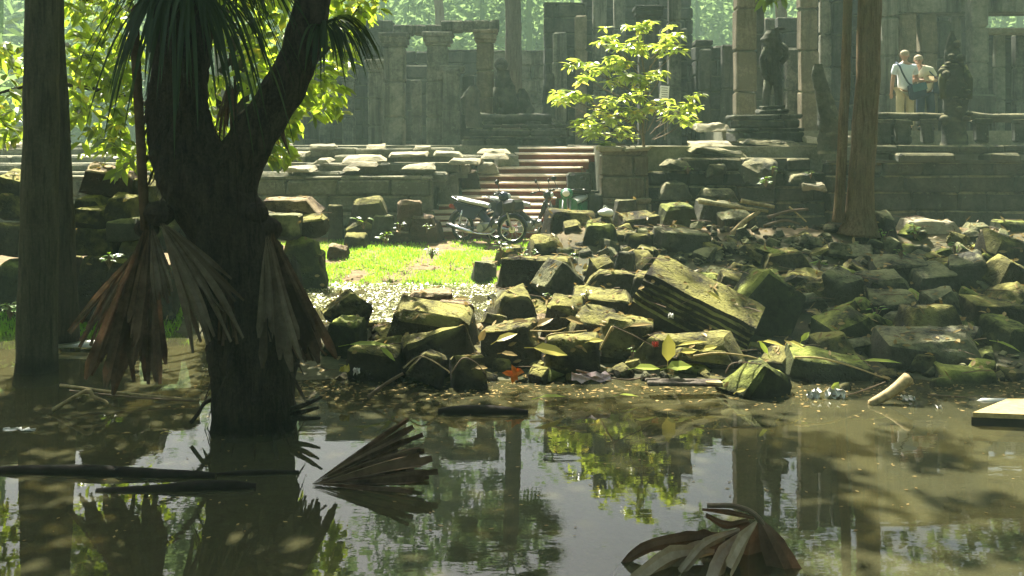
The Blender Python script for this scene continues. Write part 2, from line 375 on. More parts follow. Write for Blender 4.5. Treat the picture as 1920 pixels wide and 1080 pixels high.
def watermat(name, tint, rip, rough=.0, ior=1.4, turb=.25, silt=(.17, .165, .085)):
    m, nt, out = newmat(name)
    g = nt.nodes.new('ShaderNodeNewGeometry')
    a = noisen(nt, g.outputs['Position'], 5.0, 3, .55, (.55, 1.3, 1)); b = noisen(nt, g.outputs['Position'], 1.1, 2, .5, (.6, 1.2, 1))
    bn = nt.nodes.new('ShaderNodeBump'); bn.inputs['Strength'].default_value = 1; bn.inputs['Distance'].default_value = rip
    nt.links.new(mathn(nt, 'ADD', mathn(nt, 'MULTIPLY', a, .3), b), bn.inputs['Height'])
    fr = nt.nodes.new('ShaderNodeFresnel'); fr.inputs[0].default_value = ior; nt.links.new(bn.outputs[0], fr.inputs['Normal'])
    gl = nt.nodes.new('ShaderNodeBsdfGlossy'); gl.inputs['Roughness'].default_value = rough; nt.links.new(bn.outputs[0], gl.inputs['Normal'])
    tr = nt.nodes.new('ShaderNodeBsdfTransparent'); tr.inputs[0].default_value = (*tint, 1)
    mx = nt.nodes.new('ShaderNodeMixShader'); nt.links.new(fr.outputs[0], mx.inputs[0])
    df = nt.nodes.new('ShaderNodeBsdfDiffuse'); df.inputs[0].default_value = (*silt, 1); m0 = nt.nodes.new('ShaderNodeMixShader'); m0.inputs[0].default_value = turb
    nt.links.new(tr.outputs[0], m0.inputs[1]); nt.links.new(df.outputs[0], m0.inputs[2]); nt.links.new(m0.outputs[0], mx.inputs[1]); nt.links.new(gl.outputs[0], mx.inputs[2]); nt.links.new(mx.outputs[0], out.inputs[0]); return m
M['water'] = watermat('pond_water', (.6, .56, .38), .0016)
w = MB(); w.add([(-30, 1, 0), (30, 1, 0), (30, 16, 0), (-30, 16, 0)], [(0, 1, 2, 3)])
tag(w.build('pond_water', M['water']), kind='structure')
M['puddle'] = watermat('puddle_water', (.7, .66, .5), .012)
w = MB()
ring = [(-3.75, 14.0), (-2.6, 13.65), (-1.4, 13.7), (-.35, 13.9), (-.1, 15), (-.2, 16.4), (-.5, 17.35), (-1.6, 17.5), (-2.8, 17.4), (-3.7, 17.3), (-4.0, 16), (-4.05, 15)]
w.add([(x, y, .29) for x, y in ring], [tuple(range(len(ring)))])
tag(w.build('puddle_water', M['puddle']), kind='structure')

rw = random.Random(5)
w = MB()
for i in range(11000):
    x = rw.uniform(-4.0, -.1); y = rw.uniform(13.7, 17.4)
    if noise.noise((x * .9, y * .7, 9)) < -.28: continue
    if G(x, y) > .31: continue
    a = rw.uniform(0, 6.28); L = rw.uniform(.015, .05)
    w.dia((x, y, .298 + rw.uniform(0, .012)), (math.cos(a), math.sin(a), rw.uniform(-.1, .3)), (rw.uniform(-.35, .35), rw.uniform(-.35, .35), 1), L, L * rw.uniform(.5, .9))
tag(w.build('floating_weed', M['weed']), 'pale floating leaves and weed glittering on the sunlit puddle', 'water weed', kind='stuff')

w = MB()
def pathx(y): return -1.95 + (y - 17.5) * .2
for i in range(26000):
    y = rw.uniform(17.2, 21.6); x = rw.uniform(-4.6, .5)
    if G(x, y) < .27: continue
    edge = abs(x - pathx(y)) - .2 * (1 + .8 * noise.noise((y * 2, 1, 1)))
    if edge < 0 and rw.random() < .72: continue
    if y > 20.2 and rw.random() < (y - 20.2) * .7 + .1: continue
    if x > -.55 and noise.noise((x * 2, y * 2, 4)) > .1: continue
    nn = noise.noise((x * 1.7, y * 1.7, 2))
    if nn < -.38: continue
    h = rw.uniform(.035, .075) * (1 + nn * .8); a = rw.uniform(0, 6.28)
    z = G(x, y); b = Vector((x, y, z - .005)); sd = Vector((math.cos(a), math.sin(a), 0)) * rw.uniform(.006, .012)
    ln = Vector((rw.uniform(-.6, .6), rw.uniform(-.6, .6), 1)) * h
    w.add([b - sd, b + sd, b + ln], [(0, 1, 2)])
for i in range(5000):           # left strip of sunlit grass behind the tall trunks
    x = rw.uniform(-8.5, -4.6); y = rw.uniform(13.9, 15.4); h = rw.uniform(.06, .14); a = rw.uniform(0, 6.28)
    b = Vector((x, y, G(x, y))); sd = Vector((math.cos(a), math.sin(a), 0)) * .012
    w.add([b - sd, b + sd, b + Vector((rw.uniform(-.5, .5), rw.uniform(-.5, .5), 1)) * h], [(0, 1, 2)])
tag(w.build('grass', M['grass']), 'bright sunlit grass on the bank before the stairs', 'grass', kind='stuff')

# ------------------------------------------------------------------ stones
def rock_obj(name, w, dp, h, seed, mat, rough=.1, amp=.022, smooth_ang=26):
    r = random.Random(seed); bm = bmesh.new()
    tx, ty = r.uniform(.6, 1.0), r.uniform(.6, 1.0)
    for sx in (-1, 1):
        for sy in (-1, 1):
            for sz in (-1, 1):
                k = (tx if sz > 0 else 1); k2 = (ty if sz > 0 else 1)
                cx, cyy, cz = sx * w / 2 * k * r.uniform(.78, 1), sy * dp / 2 * k2 * r.uniform(.78, 1), sz * h / 2 * r.uniform(.76, 1)
                ch = rough * r.uniform(.25, 1.0) * min(w, dp, h)
                if r.random() < .22: ch *= 3.4
                for a in range(3):
                    v = [cx, cyy, cz]; q = [sx, sy, sz]
                    for b in range(3):
                        if b != a: v[b] -= q[b] * ch * r.uniform(.6, 1.2)
                    bm.verts.new(v)
    bmesh.ops.convex_hull(bm, input=list(bm.verts))
    bmesh.ops.delete(bm, geom=[v for v in bm.verts if not v.link_faces], context='VERTS')
    lim = max(.05, max(w, dp, h) / 11)
    for it in range(3):
        es = [e for e in bm.edges if e.calc_length() > lim * 1.5]
        if not es: break
        bmesh.ops.subdivide_edges(bm, edges=es, cuts=1); bmesh.ops.triangulate(bm, faces=list(bm.faces))
    bm.normal_update(); o3 = Vector((r.uniform(0, 99), r.uniform(0, 99), r.uniform(0, 99)))
    for v in bm.verts:
        q = v.co * 3.2 + o3
        dsp = noise.noise(q) * amp * 1.4 + noise.noise(q * 3.1) * amp * .8 + noise.noise(q * 7) * amp * .4
        v.co += v.normal * dsp
    bm.normal_update()
    for e in bm.edges: e.smooth = not (len(e.link_faces) == 2 and e.calc_face_angle() > R_(smooth_ang))
    for f in bm.faces: f.smooth = True
    me = bpy.data.meshes.new(name); bm.to_mesh(me); bm.free(); me.materials.append(mat)
    o = bpy.data.objects.new(name, me); COL.objects.link(o); return o
LAND = []
def block(x0, x1, yt, yb, d, dp, roll=0, pitch=0, yaw=0, mat='rock', label='', name='stone_block', rough=.1, amp=.02, cat='stone', ext=True, group=None):
    s = S(d); w = (x1 - x0) / s; h = (yb - yt) / s
    X = ((x0 + x1) / 2 - 960) / s; zt = HC - (yt - YH) / s; zb = HC - (yb - YH) / s
    d2 = hit((x0 + x1) / 2, yb)
    if ext and 600 < x0 < 940 and yb < 540 and d2 > d and name == 'stone_block':
        d = min(d2 - .1, 20.9 if yb > 416 else 21.0); s = S(d); w = (x1 - x0) / s; X = ((x0 + x1) / 2 - 960) / s; zt = HC - (yt - YH) / s; zb = HC - (yb - YH) / s
    if ext:
        e = zb - G(X, d + dp / 2) + .06
        if 0 < e < .7: zb -= e * (1 if abs(roll) < 20 else .4); h = zt - zb
    o = rock_obj(name, w, dp, h, int(x0 * 7 + yt * 13 + d * 3), M[mat], rough, amp)
    o.location = (X, d + dp / 2, (zt + zb) / 2); o.rotation_euler = (R_(pitch), R_(roll), R_(yaw))
    tag(o, label, cat, group); LAND.append(((x0 + x1) / 2, (yt + yb) / 2, (x1 - x0))); return o
GB = 'fallen temple blocks along the pond bank'
B = [
 # x0  x1   yt   yb   d     dp  roll pitch yaw mat label
 (606, 702, 552, 628, 13.0, .5, 38, 0, 20, 'rock', 'dark pointed stone against the sunlit puddle just right of the palm'),
 (600, 690, 600, 640, 12.3, .5, 5, 10, -10, 'rock_green', 'low mossy stone at the foot of the dark pointed stone'),
 (716, 902, 582, 660, 12.4, .75, 7, 8, -4, 'rock', 'large block with a straight sunlit top edge sloping down to the right'),
 (752, 858, 544, 590, 13.7, .55, 0, 0, 0, 'rock_red', 'dome shaped dark red stone rising over the puddle'),
 (800, 892, 566, 600, 13.1, .5, 6, 6, 12, 'rock_red', 'thin reddish slab lying behind the large straight edged block'),
 (738, 892, 618, 700, 11.7, .6, -17, 8, 8, 'rock', 'big slab tilted up to the right with a pale lichen edge above the water'),
 (646, 756, 652, 706, 11.6, .5, 4, 6, -6, 'rock', 'low black stone at the waterline under the pale green blade'),
 (838, 912, 666, 716, 11.25, .45, 0, 0, 10, 'rock', 'small rounded stone standing in the water left of the orange litter'),
 (762, 842, 664, 712, 11.3, .4, 22, 0, 0, 'rock', 'sharp black stone at the waterline before the tilted slab'),
 (910, 1016, 542, 596, 13.5, .8, -4, 20, 10, 'rock', 'broad yellow topped stone in the sun at the right end of the puddle'),
 (884, 930, 490, 530, 16.4, .4, 4, 4, 10, 'rock_grey', 'small square stone standing alone on the grass'),
 (918, 1107, 482, 548, 15.2, .55, 0, 0, -4, 'rock', 'long straight dark block behind the yellow topped stone'),
 (1006, 1094, 500, 560, 14.4, .5, 36, 0, 30, 'rock_grey', 'pointed gable shaped stone leaning on the long straight dark block'),
 (984, 1068, 446, 486, 16.3, .6, -3, 16, 12, 'rock', 'flat stone with a cracked sunny top below the motorcycle front wheel'),
 (924, 986, 464, 490, 16.0, .5, -8, 4, 0, 'rock', 'low dark stone at the edge of the grass below the front wheel'),
 (1020, 1126, 394, 458, 17.4, .7, 4, 6, 6, 'rock', 'big squarish block with pale flat top right of the motorcycles'),
 (1088, 1166, 418, 490, 16.5, .6, 6, 10, -12, 'rock_green', 'green stained upright block with sunny cap below the white bag'),
 (1104, 1158, 482, 540, 15.0, .5, -18, 30, 20, 'rock', 'tilted yellow faced stone right of the long straight dark block'),
 (1154, 1196, 468, 520, 15.2, .35, 6, 0, -20, 'rock_grey', 'narrow upright grey stone with rounded head'),
 (1164, 1238, 402, 440, 17.4, .6, -6, 14, 15, 'rock', 'sloping sunny slab between the green stained block and the rubble'),
 (1150, 1202, 370, 410, 18.4, .5, 0, 4, 0, 'rock_grey', 'upright block at the foot of the stair flank wall'),
 (1240, 1312, 380, 424, 17.8, .6, -3, 8, 10, 'rock_green', 'square mossy block with pale green top below the terrace'),
 (1182, 1244, 474, 510, 15.4, .5, -4, 16, 4, 'rock', 'small flat stone with a sunny top beside the upright grey stone'),
 (1088, 1222, 508, 560, 14.7, .55, 5, 2, -8, 'rock', 'black jagged stone under the yellow faced stone'),
 (1016, 1104, 560, 612, 13.0, .6, 6, 18, -12, 'rock', 'yellowish stone heaped with dry leaves in the middle of the bank'),
 (1368, 1516, 512, 648, 13.3, .7, 33, 0, 14, 'rock_green', 'big dark rounded boulder right of the grooved cornice block'),
 (1560, 1624, 510, 578, 14.3, .55, -24, 26, 22, 'rock_grey', 'triangular stone with a sunny face above the dark hollow'),
 (1640, 1746, 556, 606, 13.9, .8, -4, 22, -10, 'rock_grey', 'broad pale slab with a flat lit face in the right hand pile'),
 (1618, 1726, 518, 556, 14.6, .7, -5, 14, 8, 'rock_grey', 'long pale slab above the broad pale slab'),
 (1716, 1818, 506, 552, 14.8, .7, -6, 14, 0, 'rock_grey', 'long dark slab continuing the long pale slab to the right'),
 (1742, 1822, 546, 600, 13.7, .6, -16, 20, 10, 'rock_grey', 'tilted slab with a narrow pale face right of the broad pale slab'),
 (1788, 1876, 480, 528, 14.9, .6, -12, 18, -20, 'rock_grey', 'smooth grey tilted block near the right edge'),
 (1862, 1950, 488, 540, 14.6, .6, 20, 14, 20, 'rock', 'brown wedge stone at the right edge of the photo'),
 (1638, 1764, 486, 524, 15.2, .6, -2, 16, -4, 'rock_grey', 'flat slab at the top of the right hand pile'),
 (1532, 1664, 590, 672, 12.8, .7, -24, 6, 10, 'rock_green', 'arched mossy stone above the green leaf blade'),
 (1646, 1884, 636, 716, 12.0, .8, 2, 8, 4, 'rock_grey', 'very long black slab with lichen along its upper edge'),
 (1528, 1616, 632, 696, 12.2, .6, -14, 0, 0, 'rock', 'black stone left of the very long black slab'),
 (1468, 1654, 672, 736, 11.6, .6, 9, 8, 0, 'rock_green', 'low mossy slab sloping to the pale driftwood stick'),
 (1776, 1894, 700, 752, 11.4, .6, 6, 4, 0, 'rock_green', 'low green edged stone behind the plastic bottle'),
 (1690, 1834, 578, 652, 13.0, .7, -5, 4, 12, 'rock', 'shadowed brown block above the very long black slab'),
 (1822, 1930, 566, 612, 13.4, .6, 4, 8, 0, 'rock', 'dark ledge stone with a pale rim at the right edge'),
 (1868, 1950, 606, 660, 12.7, .6, 0, 8, 20, 'rock_green', 'mossy knob stone at the right edge above the green blade'),
 (1056, 1178, 590, 632, 12.7, .7, 13, 20, 6, 'rock', 'yellow slab sloping down to the right above the black hollow'),
 (1120, 1236, 600, 676, 12.2, .6, 8, 2, -6, 'rock', 'black block under the sloping yellow slab'),
 (1010, 1140, 634, 700, 11.7, .6, 2, 3, 4, 'rock', 'black block carrying the large yellow fallen leaf'),
 (894, 1016, 612, 690, 12.0, .7, -8, 8, -8, 'rock', 'dark stone covered with curled dry leaves above the orange litter'),
 (1176, 1426, 634, 712, 12.0, .6, 2, 2, 0, 'rock', 'wide black stone underneath the grooved cornice block'),
 (1056, 1210, 548, 596, 13.6, .6, 4, 14, -10, 'rock', 'flat leaf strewn stone left of the grooved cornice block'),
 (1372, 1494, 684, 782, 10.9, .55, 30, 12, 34, 'rock_green', 'bright moss covered pyramid stone standing at the water edge'),
 (1646, 1692, 398, 452, 16.8, .5, 0, 6, 10, 'rock_grey', 'squared block with a sunny top leaning on the red brown trunk'),
 (1690, 1820, 412, 452, 17.0, .6, 1, 10, -3, 'slab', 'long pale slab lying right of the red brown trunk'),
 (1818, 1872, 420, 446, 17.2, .5, 0, 10, 0, 'rock_grey', 'short stone right of the long pale slab'),
 (1868, 1950, 412, 470, 17.1, .5, 0, 0, 0, 'rock_green', 'square block at the right edge below the terrace wall'),
 (1306, 1402, 378, 402, 18.2, .6, 4, 8, 6, 'rock_grey', 'thin slab with a pale edge at the top of the rubble'),
 (1352, 1424, 398, 442, 17.6, .6, -10, 12, 0, 'rock_grey', 'leaning slab beside the driftwood on the rubble'),
 (1336, 1420, 512, 548, 14.0, .5, 12, 10, 0, 'rock', 'jagged stone behind the grooved cornice block'),
 (1230, 1330, 432, 480, 16.4, .6, 8, 4, 10, 'rock_grey', 'dark weathered block below the square mossy block'),
 (1180, 1290, 516, 556, 14.5, .6, 3, 12, -4, 'rock', 'flat black stone just above the grooved cornice block'),
 (1430, 1530, 468, 510, 15.6, .6, -8, 4, 0, 'rock', 'dark slab in the middle of the rubble left of the red brown trunk'),
 (1480, 1640, 526, 570, 14.6, .6, -6, 10, 0, 'rock', 'long brown slab left of the triangular stone'),
 (1850, 1950, 440, 490, 15.9, .6, 18, 8, 10, 'rock', 'sloping dark slab at the right edge of the rubble'),
 # left and middle distance
 (610, 642, 380, 410, 18.6, .4, 0, 0, 0, 'rock', 'small upright dark stone in the row before the left terrace'),
 (638, 742, 366, 404, 18.8, .6, -2, 8, 0, 'rock', 'broad rounded dark block in the row before the left terrace'),
 (738, 792, 374, 404, 19.0, .5, 2, 8, 0, 'rock_red', 'reddish block with a pale rim in the row before the left terrace'),
 (690, 748, 402, 430, 18.2, .5, 0, 4, 0, 'rock_grey', 'grey block under the broad rounded dark block'),
 (644, 718, 412, 450, 18.0, .5, 30, 4, 20, 'rock', 'dark leaning stone with a pointed top at the back of the grass'),
 (634, 692, 440, 466, 17.6, .5, 0, 14, 0, 'rock', 'flat pale topped stone at the back left of the grass'),
 (714, 788, 430, 456, 18.6, .6, 5, 14, 10, 'rock_red', 'flat tan stone behind the grass where the dirt path starts'),
 (752, 832, 416, 448, 19.0, .6, 3, 12, -6, 'rock_red', 'sloping tan block left of the motorcycle exhaust'),
 (758, 828, 400, 424, 19.6, .5, 0, 6, 0, 'rock_red', 'long low block at the foot of the wooden stairs'),
 (608, 652, 462, 486, 17.2, .5, 6, 14, 0, 'rock_red', 'tan flat stone at the left border of the grass'),
 (560, 612, 472, 510, 16.8, .5, 0, 6, 0, 'rock', 'dark square stone at the left border of the grass'),
 (456, 608, 372, 404, 17.4, .7, -1, 6, 0, 'rock_red', 'long reddish slab on top of the stack right of the palm'),
 (544, 614, 404, 448, 17.0, .6, -3, 12, 0, 'rock', 'block with sunny top under the long reddish slab'),
 (470, 566, 402, 452, 16.6, .6, 3, 0, 0, 'rock_grey', 'shadowed block right beside the palm trunk'),
 (500, 612, 444, 482, 16.7, .6, 0, 0, 0, 'rock_green', 'mossy block in the lower course right of the palm'),
 (480, 560, 478, 530, 16.2, .6, 0, 0, 0, 'rock', 'black block at the bottom of the stack right of the palm'),
 (128, 246, 314, 366, 15.4, .8, 10, 14, 10, 'rock_red', 'carved rounded stone with a ribbed sunny top left of the hanging stalk'),
 (126, 192, 364, 392, 15.2, .6, -2, 12, 0, 'rock', 'flat stone with a sunny rim under the carved rounded stone'),
 (186, 254, 368, 412, 15.0, .6, 8, 12, 0, 'rock', 'broken stone with a jagged sunny edge left of the palm'),
 (124, 196, 388, 430, 14.9, .6, 0, 4, 0, 'rock', 'dark stone beside the brown trunk in the left heap'),
 (190, 268, 410, 456, 14.9, .6, -2, 2, 0, 'rock_grey', 'dark lichen spotted stone in the middle of the left heap'),
 (-20, 44, 326, 364, 15.4, .7, 8, 12, 0, 'rock', 'sloping sunny stone at the left edge of the photo'),
 (-20, 46, 360, 420, 15.2, .7, 0, 6, 0, 'rock', 'dark stone at the left edge under the sloping sunny stone'),
 (120, 216, 428, 482, 14.9, .6, 1, 0, 0, 'rock', 'large shadowed block low in the left heap'),
 (206, 282, 454, 500, 14.9, .6, -1, 0, 0, 'rock', 'black block low in the left heap next to the dead fronds'),
 (40, 130, 400, 470, 15.4, .7, 2, 2, 0, 'rock', 'dark block seen between the two left trunks'),
 (236, 300, 330, 420, 15.6, .7, -3, 2, 0, 'rock', 'dark upright block behind the hanging stalk'),
 (40, 140, 470, 570, 15.2, .7, 0, 0, 0, 'rock', 'dark bottom block behind the two left trunks'),
 (262, 360, 400, 480, 15.2, .7, 0, 0, 0, 'rock', 'dark block behind the left edge of the palm trunk'),
 (130, 250, 480, 560, 14.7, .7, 0, 0, 0, 'rock', 'black bottom block of the left heap'),
 (-20, 44, 418, 486, 15.0, .7, 0, 0, 0, 'rock', 'plain dark block halfway down at the left edge'),
 (-20, 50, 484, 560, 14.9, .7, 0, 0, 0, 'rock_green', 'greenish dark block at the left edge above the grass'),
 (246, 330, 500, 560, 14.8, .7, 0, 0, 0, 'rock', 'black block hidden behind the dead palm fronds'),
 (330, 470, 430, 560, 15.6, .8, 0, 0, 0, 'rock', 'dark block glimpsed behind the palm trunk'),
 (1352, 1470, 778, 812, 10.35, .34, 0, 0, 0, 'rock', 'smooth black oval stone lying in the water right of centre'),
]
for b in B: block(*b[:9], mat=b[9], label=b[10])

# grooved cornice block
def cornice():
    d = 12.75; c = P(1318, 588, d) + Vector((0, .35, 0))
    prof_ = [(-.5, -.3), (-.5, -.06), (-.455, -.05), (-.45, .01), (-.41, .015), (-.405, .065), (-.36, .07), (-.355, .12), (-.31, .13), (-.3, .18), (-.24, .19), (-.22, .235), (.4, .26), (.46, -.3)]
    prof_x = [(-.42, -.3), (-.42, -.12), (-.36, -.1), (-.36, -.03), (-.45, -.01), (-.45, .05), (-.38, .07), (-.38, .12), (-.47, .14), (-.47, .2), (-.39, .22), (-.37, .3), (.42, .26), (.46, -.3)]
    mb = MB(); n = 14; Lh = .72; r = random.Random(3); k = len(prof_)
    for i in range(n + 1):
        x = lerp(-Lh, Lh, i / n); chip = 1 if 0 < i < n else .93
        for (yy, zz) in prof_:
            q = .018 * noise.noise((x * 5, yy * 7, zz * 7))
            mb.v.append((x + (.05 * noise.noise((yy * 6, zz * 6, i)) if i in (0, n) else 0), (yy + q) * chip, (zz + q) * chip))
    for i in range(n):
        for j in range(k): mb.f.append((i * k + j, (i + 1) * k + j, (i + 1) * k + (j + 1) % k, i * k + (j + 1) % k)); mb.m.append(0)
    mb.f.append(tuple(range(k))); mb.f.append(tuple(n * k + j for j in range(k))[::-1]); mb.m += [0, 0]
    o = mb.build('cornice_block', M['rock'], ang=30)
    o.location = c; o.rotation_euler = (R_(17), R_(25), R_(-16))
    tag(o, 'large tilted cornice block with parallel carved grooves in the sun', 'stone'); LAND.append((1318, 590, 210))
cornice()

# rubble fillers: each one gets a label from what it lies beside
LM = [(1612, 400, 'the red brown trunk'), (1318, 590, 'the grooved cornice block'), (1435, 725, 'the moss covered pyramid stone'), (1010, 512, 'the long straight dark block'),
      (1692, 570, 'the broad pale slab'), (1765, 665, 'the very long black slab'), (1754, 425, 'the long pale slab'), (1275, 395, 'the square mossy block'), (1592, 535, 'the triangular stone'),
      (1440, 570, 'the big dark boulder'), (963, 565, 'the yellow topped stone'), (1126, 450, 'the green stained block'), (1117, 605, 'the sloping yellow slab'), (1832, 500, 'the smooth grey tilted block'),
      (810, 620, 'the large straight edged block'), (963, 700, 'the orange litter'), (1665, 740, 'the pale driftwood stick'), (1253, 640, 'the holed yellow leaf'), (1360, 390, 'the thin pale edged slab'),
      (1480, 490, 'the middle rubble slab'), (1175, 495, 'the upright grey stone'), (1598, 630, 'the arched mossy stone'), (700, 385, 'the broad rounded block'), (190, 335, 'the carved rounded stone'), (1072, 425, 'the big squarish block')]
used = set(); rr = random.Random(77)
TONE = {'rock': 'brown black', 'rock_grey': 'grey lichened', 'rock_red': 'reddish', 'rock_green': 'mossy green'}
def fill_label(px, py, szm, mat, shape):
    size = 'tiny' if szm < .16 else 'small' if szm < .26 else 'medium'
    near = sorted(LM, key=lambda q: (q[0] - px) ** 2 + ((q[1] - py) * 1.3) ** 2)
    def rel(q):
        dx, dy = px - q[0], py - q[1]
        if abs(dx) > abs(dy) * 1.6: return ('right of ' if dx > 0 else 'left of ') + q[2]
        return ('below ' if dy > 0 else 'above ') + q[2]
    base = f'{size} {TONE[mat]} {shape} {rel(near[0])}'
    cands = [base] + [f'{base} and {rel(q)}' for q in near[1:7]]
    for c in cands:
        if c not in used and len(c.split()) <= 16: used.add(c); return c
    for i in range(1, 6):
        for j in range(i + 1, 8):
            c = f'{size} {TONE[mat]} {shape} {rel(near[i])}, {rel(near[j])}'
            if c not in used and len(c.split()) <= 16: used.add(c); return c
    return None
def fill(poly, n, smin, smax, mats, seed, dz=.0, flat=0):
    r = random.Random(seed); (x0, y0, x1, y1) = poly; k = 0; tries = 0
    while k < n and tries < n * 20:
        tries += 1
        px, py = r.uniform(x0, x1), r.uniform(y0, y1)
        d = hit(px, py); sz = r.uniform(smin, smax); mat = r.choice(mats)
        asp = r.random()
        w, dp, h = sz * r.uniform(.9, 1.5), sz * r.uniform(.8, 1.2), sz * r.uniform(.3, .75)
        if flat: w, dp, h = sz * r.uniform(1, 1.7), sz * r.uniform(.8, 1.2), sz * r.uniform(.16, .32)
        shape = 'wedge' if asp < .25 else 'flat slab' if flat else 'slab' if h < sz * .45 else 'lump' if h > sz * .62 else 'chunk'
        lb = fill_label(px, py, sz, mat, shape)
        if not lb: continue
        o = rock_obj('rubble_stone', w, dp, h, seed * 1000 + k, M[mat], .13, .018)
        p = P(px, py, d); o.location = (p.x, p.y, G(p.x, p.y) + h * .22 + dz)
        o.rotation_euler = (R_(r.gauss(10, 15)), R_(r.gauss(0, 17)), R_(r.uniform(-90, 90)))
        tag(o, lb, 'stone', 'loose rubble stones on the bank'); k += 1
fill((1240, 400, 1620, 470), 34, .12, .34, ['rock_grey', 'rock', 'rock_grey'], 1)
fill((1200, 455, 1640, 560), 40, .18, .44, ['rock', 'rock_grey', 'rock'], 2)
fill((1640, 440, 1920, 500), 30, .14, .36, ['rock', 'rock_grey', 'rock_green'], 3)
fill((1560, 500, 1920, 640), 30, .18, .44, ['rock', 'rock_grey', 'rock_green'], 4)
fill((900, 590, 1240, 700), 26, .1, .3, ['rock', 'rock', 'rock_red'], 5)
fill((1240, 660, 1900, 745), 26, .12, .34, ['rock', 'rock_green', 'rock'], 6)
fill((640, 690, 1560, 722), 28, .1, .3, ['rock', 'rock', 'rock_green'], 10)
fill((1060, 425, 1240, 500), 16, .14, .34, ['rock', 'rock_grey'], 11)
fill((1240, 480, 1900, 690), 30, .34, .6, ['rock', 'rock_grey', 'rock_green'], 12, .08, 1)
fill((640, 600, 1240, 690), 18, .3, .5, ['rock', 'rock', 'rock_red'], 13, .08, 1)
fill((600, 600, 760, 690), 14, .1, .26, ['rock', 'rock_red'], 7)
fill((570, 395, 840, 470), 18, .1, .24, ['rock_red', 'rock'], 8)
fill((1080, 440, 1240, 560), 16, .14, .32, ['rock', 'rock_grey'], 9)
# ------------------------------------------------------------------ masonry
def masonry(mb, x0, x1, z0, z1, y, th, ch, bw, seed, jy=.05, skip=0.0, top=0.0, yaw=0, m=0):
    # courses of worn blocks facing -Y; a solid core behind keeps joints dark
    r = random.Random(seed); z = z0; k = 0
    while z < z1 - .03:
        h = min(ch * r.uniform(.85, 1.15), z1 - z); x = x0 - r.uniform(0, bw) * (k % 2)
        last = z + h >= z1 - .04
        while x < x1:
            w = bw * r.uniform(.6, 1.5); a, b = max(x, x0), min(x + w, x1)
            if b - a > .05 and not (last and r.random() < top) and not r.random() < skip:
                mb.cbox(((a + b) / 2, y + th / 2 + r.uniform(-jy, jy), z + h / 2), (b - a - .012, th, h - .012), .035, r, (0, 0, r.gauss(0, .015)), m, .012)
            x += w
        z += h; k += 1
    mb.box(((x0 + x1) / 2, y + th * .55, (z0 + z1 - ch * (1 if top else 0)) / 2), (x1 - x0 - .1, th * .6, z1 - z0 - .06 - ch * (1 if top else 0)), m=m)
def X(px, d): return (px - 960) / F * d
def Z(py, d): return HC - (py - YH) / F * d

# left terrace: long low wall with receding ledges
t = thing('stone_terrace', (X(700, 22), 22, .65), 'low grey temple terrace with stepped ledges left of the wooden stairs', 'terrace')
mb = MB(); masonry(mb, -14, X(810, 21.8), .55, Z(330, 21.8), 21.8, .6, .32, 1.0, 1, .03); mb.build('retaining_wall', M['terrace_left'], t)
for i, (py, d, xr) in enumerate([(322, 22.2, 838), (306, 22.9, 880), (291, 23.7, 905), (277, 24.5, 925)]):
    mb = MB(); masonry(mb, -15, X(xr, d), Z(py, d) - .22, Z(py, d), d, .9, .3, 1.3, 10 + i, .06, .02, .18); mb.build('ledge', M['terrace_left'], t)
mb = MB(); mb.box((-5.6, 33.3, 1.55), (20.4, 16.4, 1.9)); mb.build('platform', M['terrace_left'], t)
slabs = [(0, 40, 268, 276, 21.6), (530, 580, 285, 291, 23.2), (578, 632, 272, 277, 24), (640, 728, 292, 303, 22.6), (655, 715, 304, 309, 22.3), (684, 726, 272, 277, 24.0), (774, 808, 275, 279, 24.2), (726, 806, 287, 292, 23.2), (590, 624, 298, 304, 22.6),
         (640, 676, 313, 318, 22.0), (806, 872, 285, 292, 23.1), (752, 820, 310, 314, 22.1), (842, 902, 298, 306, 22.5), (894, 960, 280, 287, 23.4), (530, 590, 314, 318, 22), (900, 955, 290, 296, 22.9)]
sl_l = ['pale slab at the far left edge of the terrace', 'short slab nearest the leafy branches on the terrace', 'thin slab below the left hand pillars', 'widest sunlit slab on the left terrace ledge', 'sunlit slab just under the widest slab', 'white edged slab under the second pillar',
        'short white edged slab below the dark doorway', 'cream slab left of the naga terrace corner', 'small tilted slab left of the widest slab', 'thin slab on the lowest ledge left of centre', 'rough slab on the middle ledge near the stairs', 'slab at the lip of the retaining wall near the stairs',
        'sloping slab beside the top wooden steps', 'slab under the naga plinth at the stair head', 'slab at the lip of the retaining wall behind the leaves', 'broken slab halfway down beside the wooden steps']
for (x0, x1, yt, yb, d), lb in zip(slabs, sl_l):
    o = rock_obj('paving_slab', (x1 - x0) / S(d), .7, max(.08, (yb - yt) / S(d)), x0 + yt, M['slab'], .09, .02)
    o.location = (X((x0 + x1) / 2, d), d + .1, Z((yt + yb) / 2, d)); o.rotation_euler = (R_(5), R_(random.Random(x0).uniform(-3, 3)), R_(random.Random(yt).uniform(-8, 8)))
    tag(o, lb, 'stone slab')
# broken lumps at the stair's left cheek
for (x0, x1, yt, yb, d, mt, lb) in [(806, 868, 322, 402, 22.7, 'terrace_left', 'tall lichen topped block at the left cheek of the wooden stairs'), (856, 900, 318, 356, 23.2, 'rock_red', 'warm brown block on the left cheek of the wooden stairs'),
                                    (830, 880, 310, 338, 23.3, 'rock_green', 'block with a yellow lichen cap on the left stair cheek'), (884, 936, 304, 326, 23.6, 'terrace_left', 'rough block by the upper left wooden steps'), (926, 972, 288, 312, 24.1, 'terrace_left', 'rough block near the stair head')]:
    block(x0, x1, yt, yb, d, .7, 0, 4, 8, mt, lb, 'stair_block')

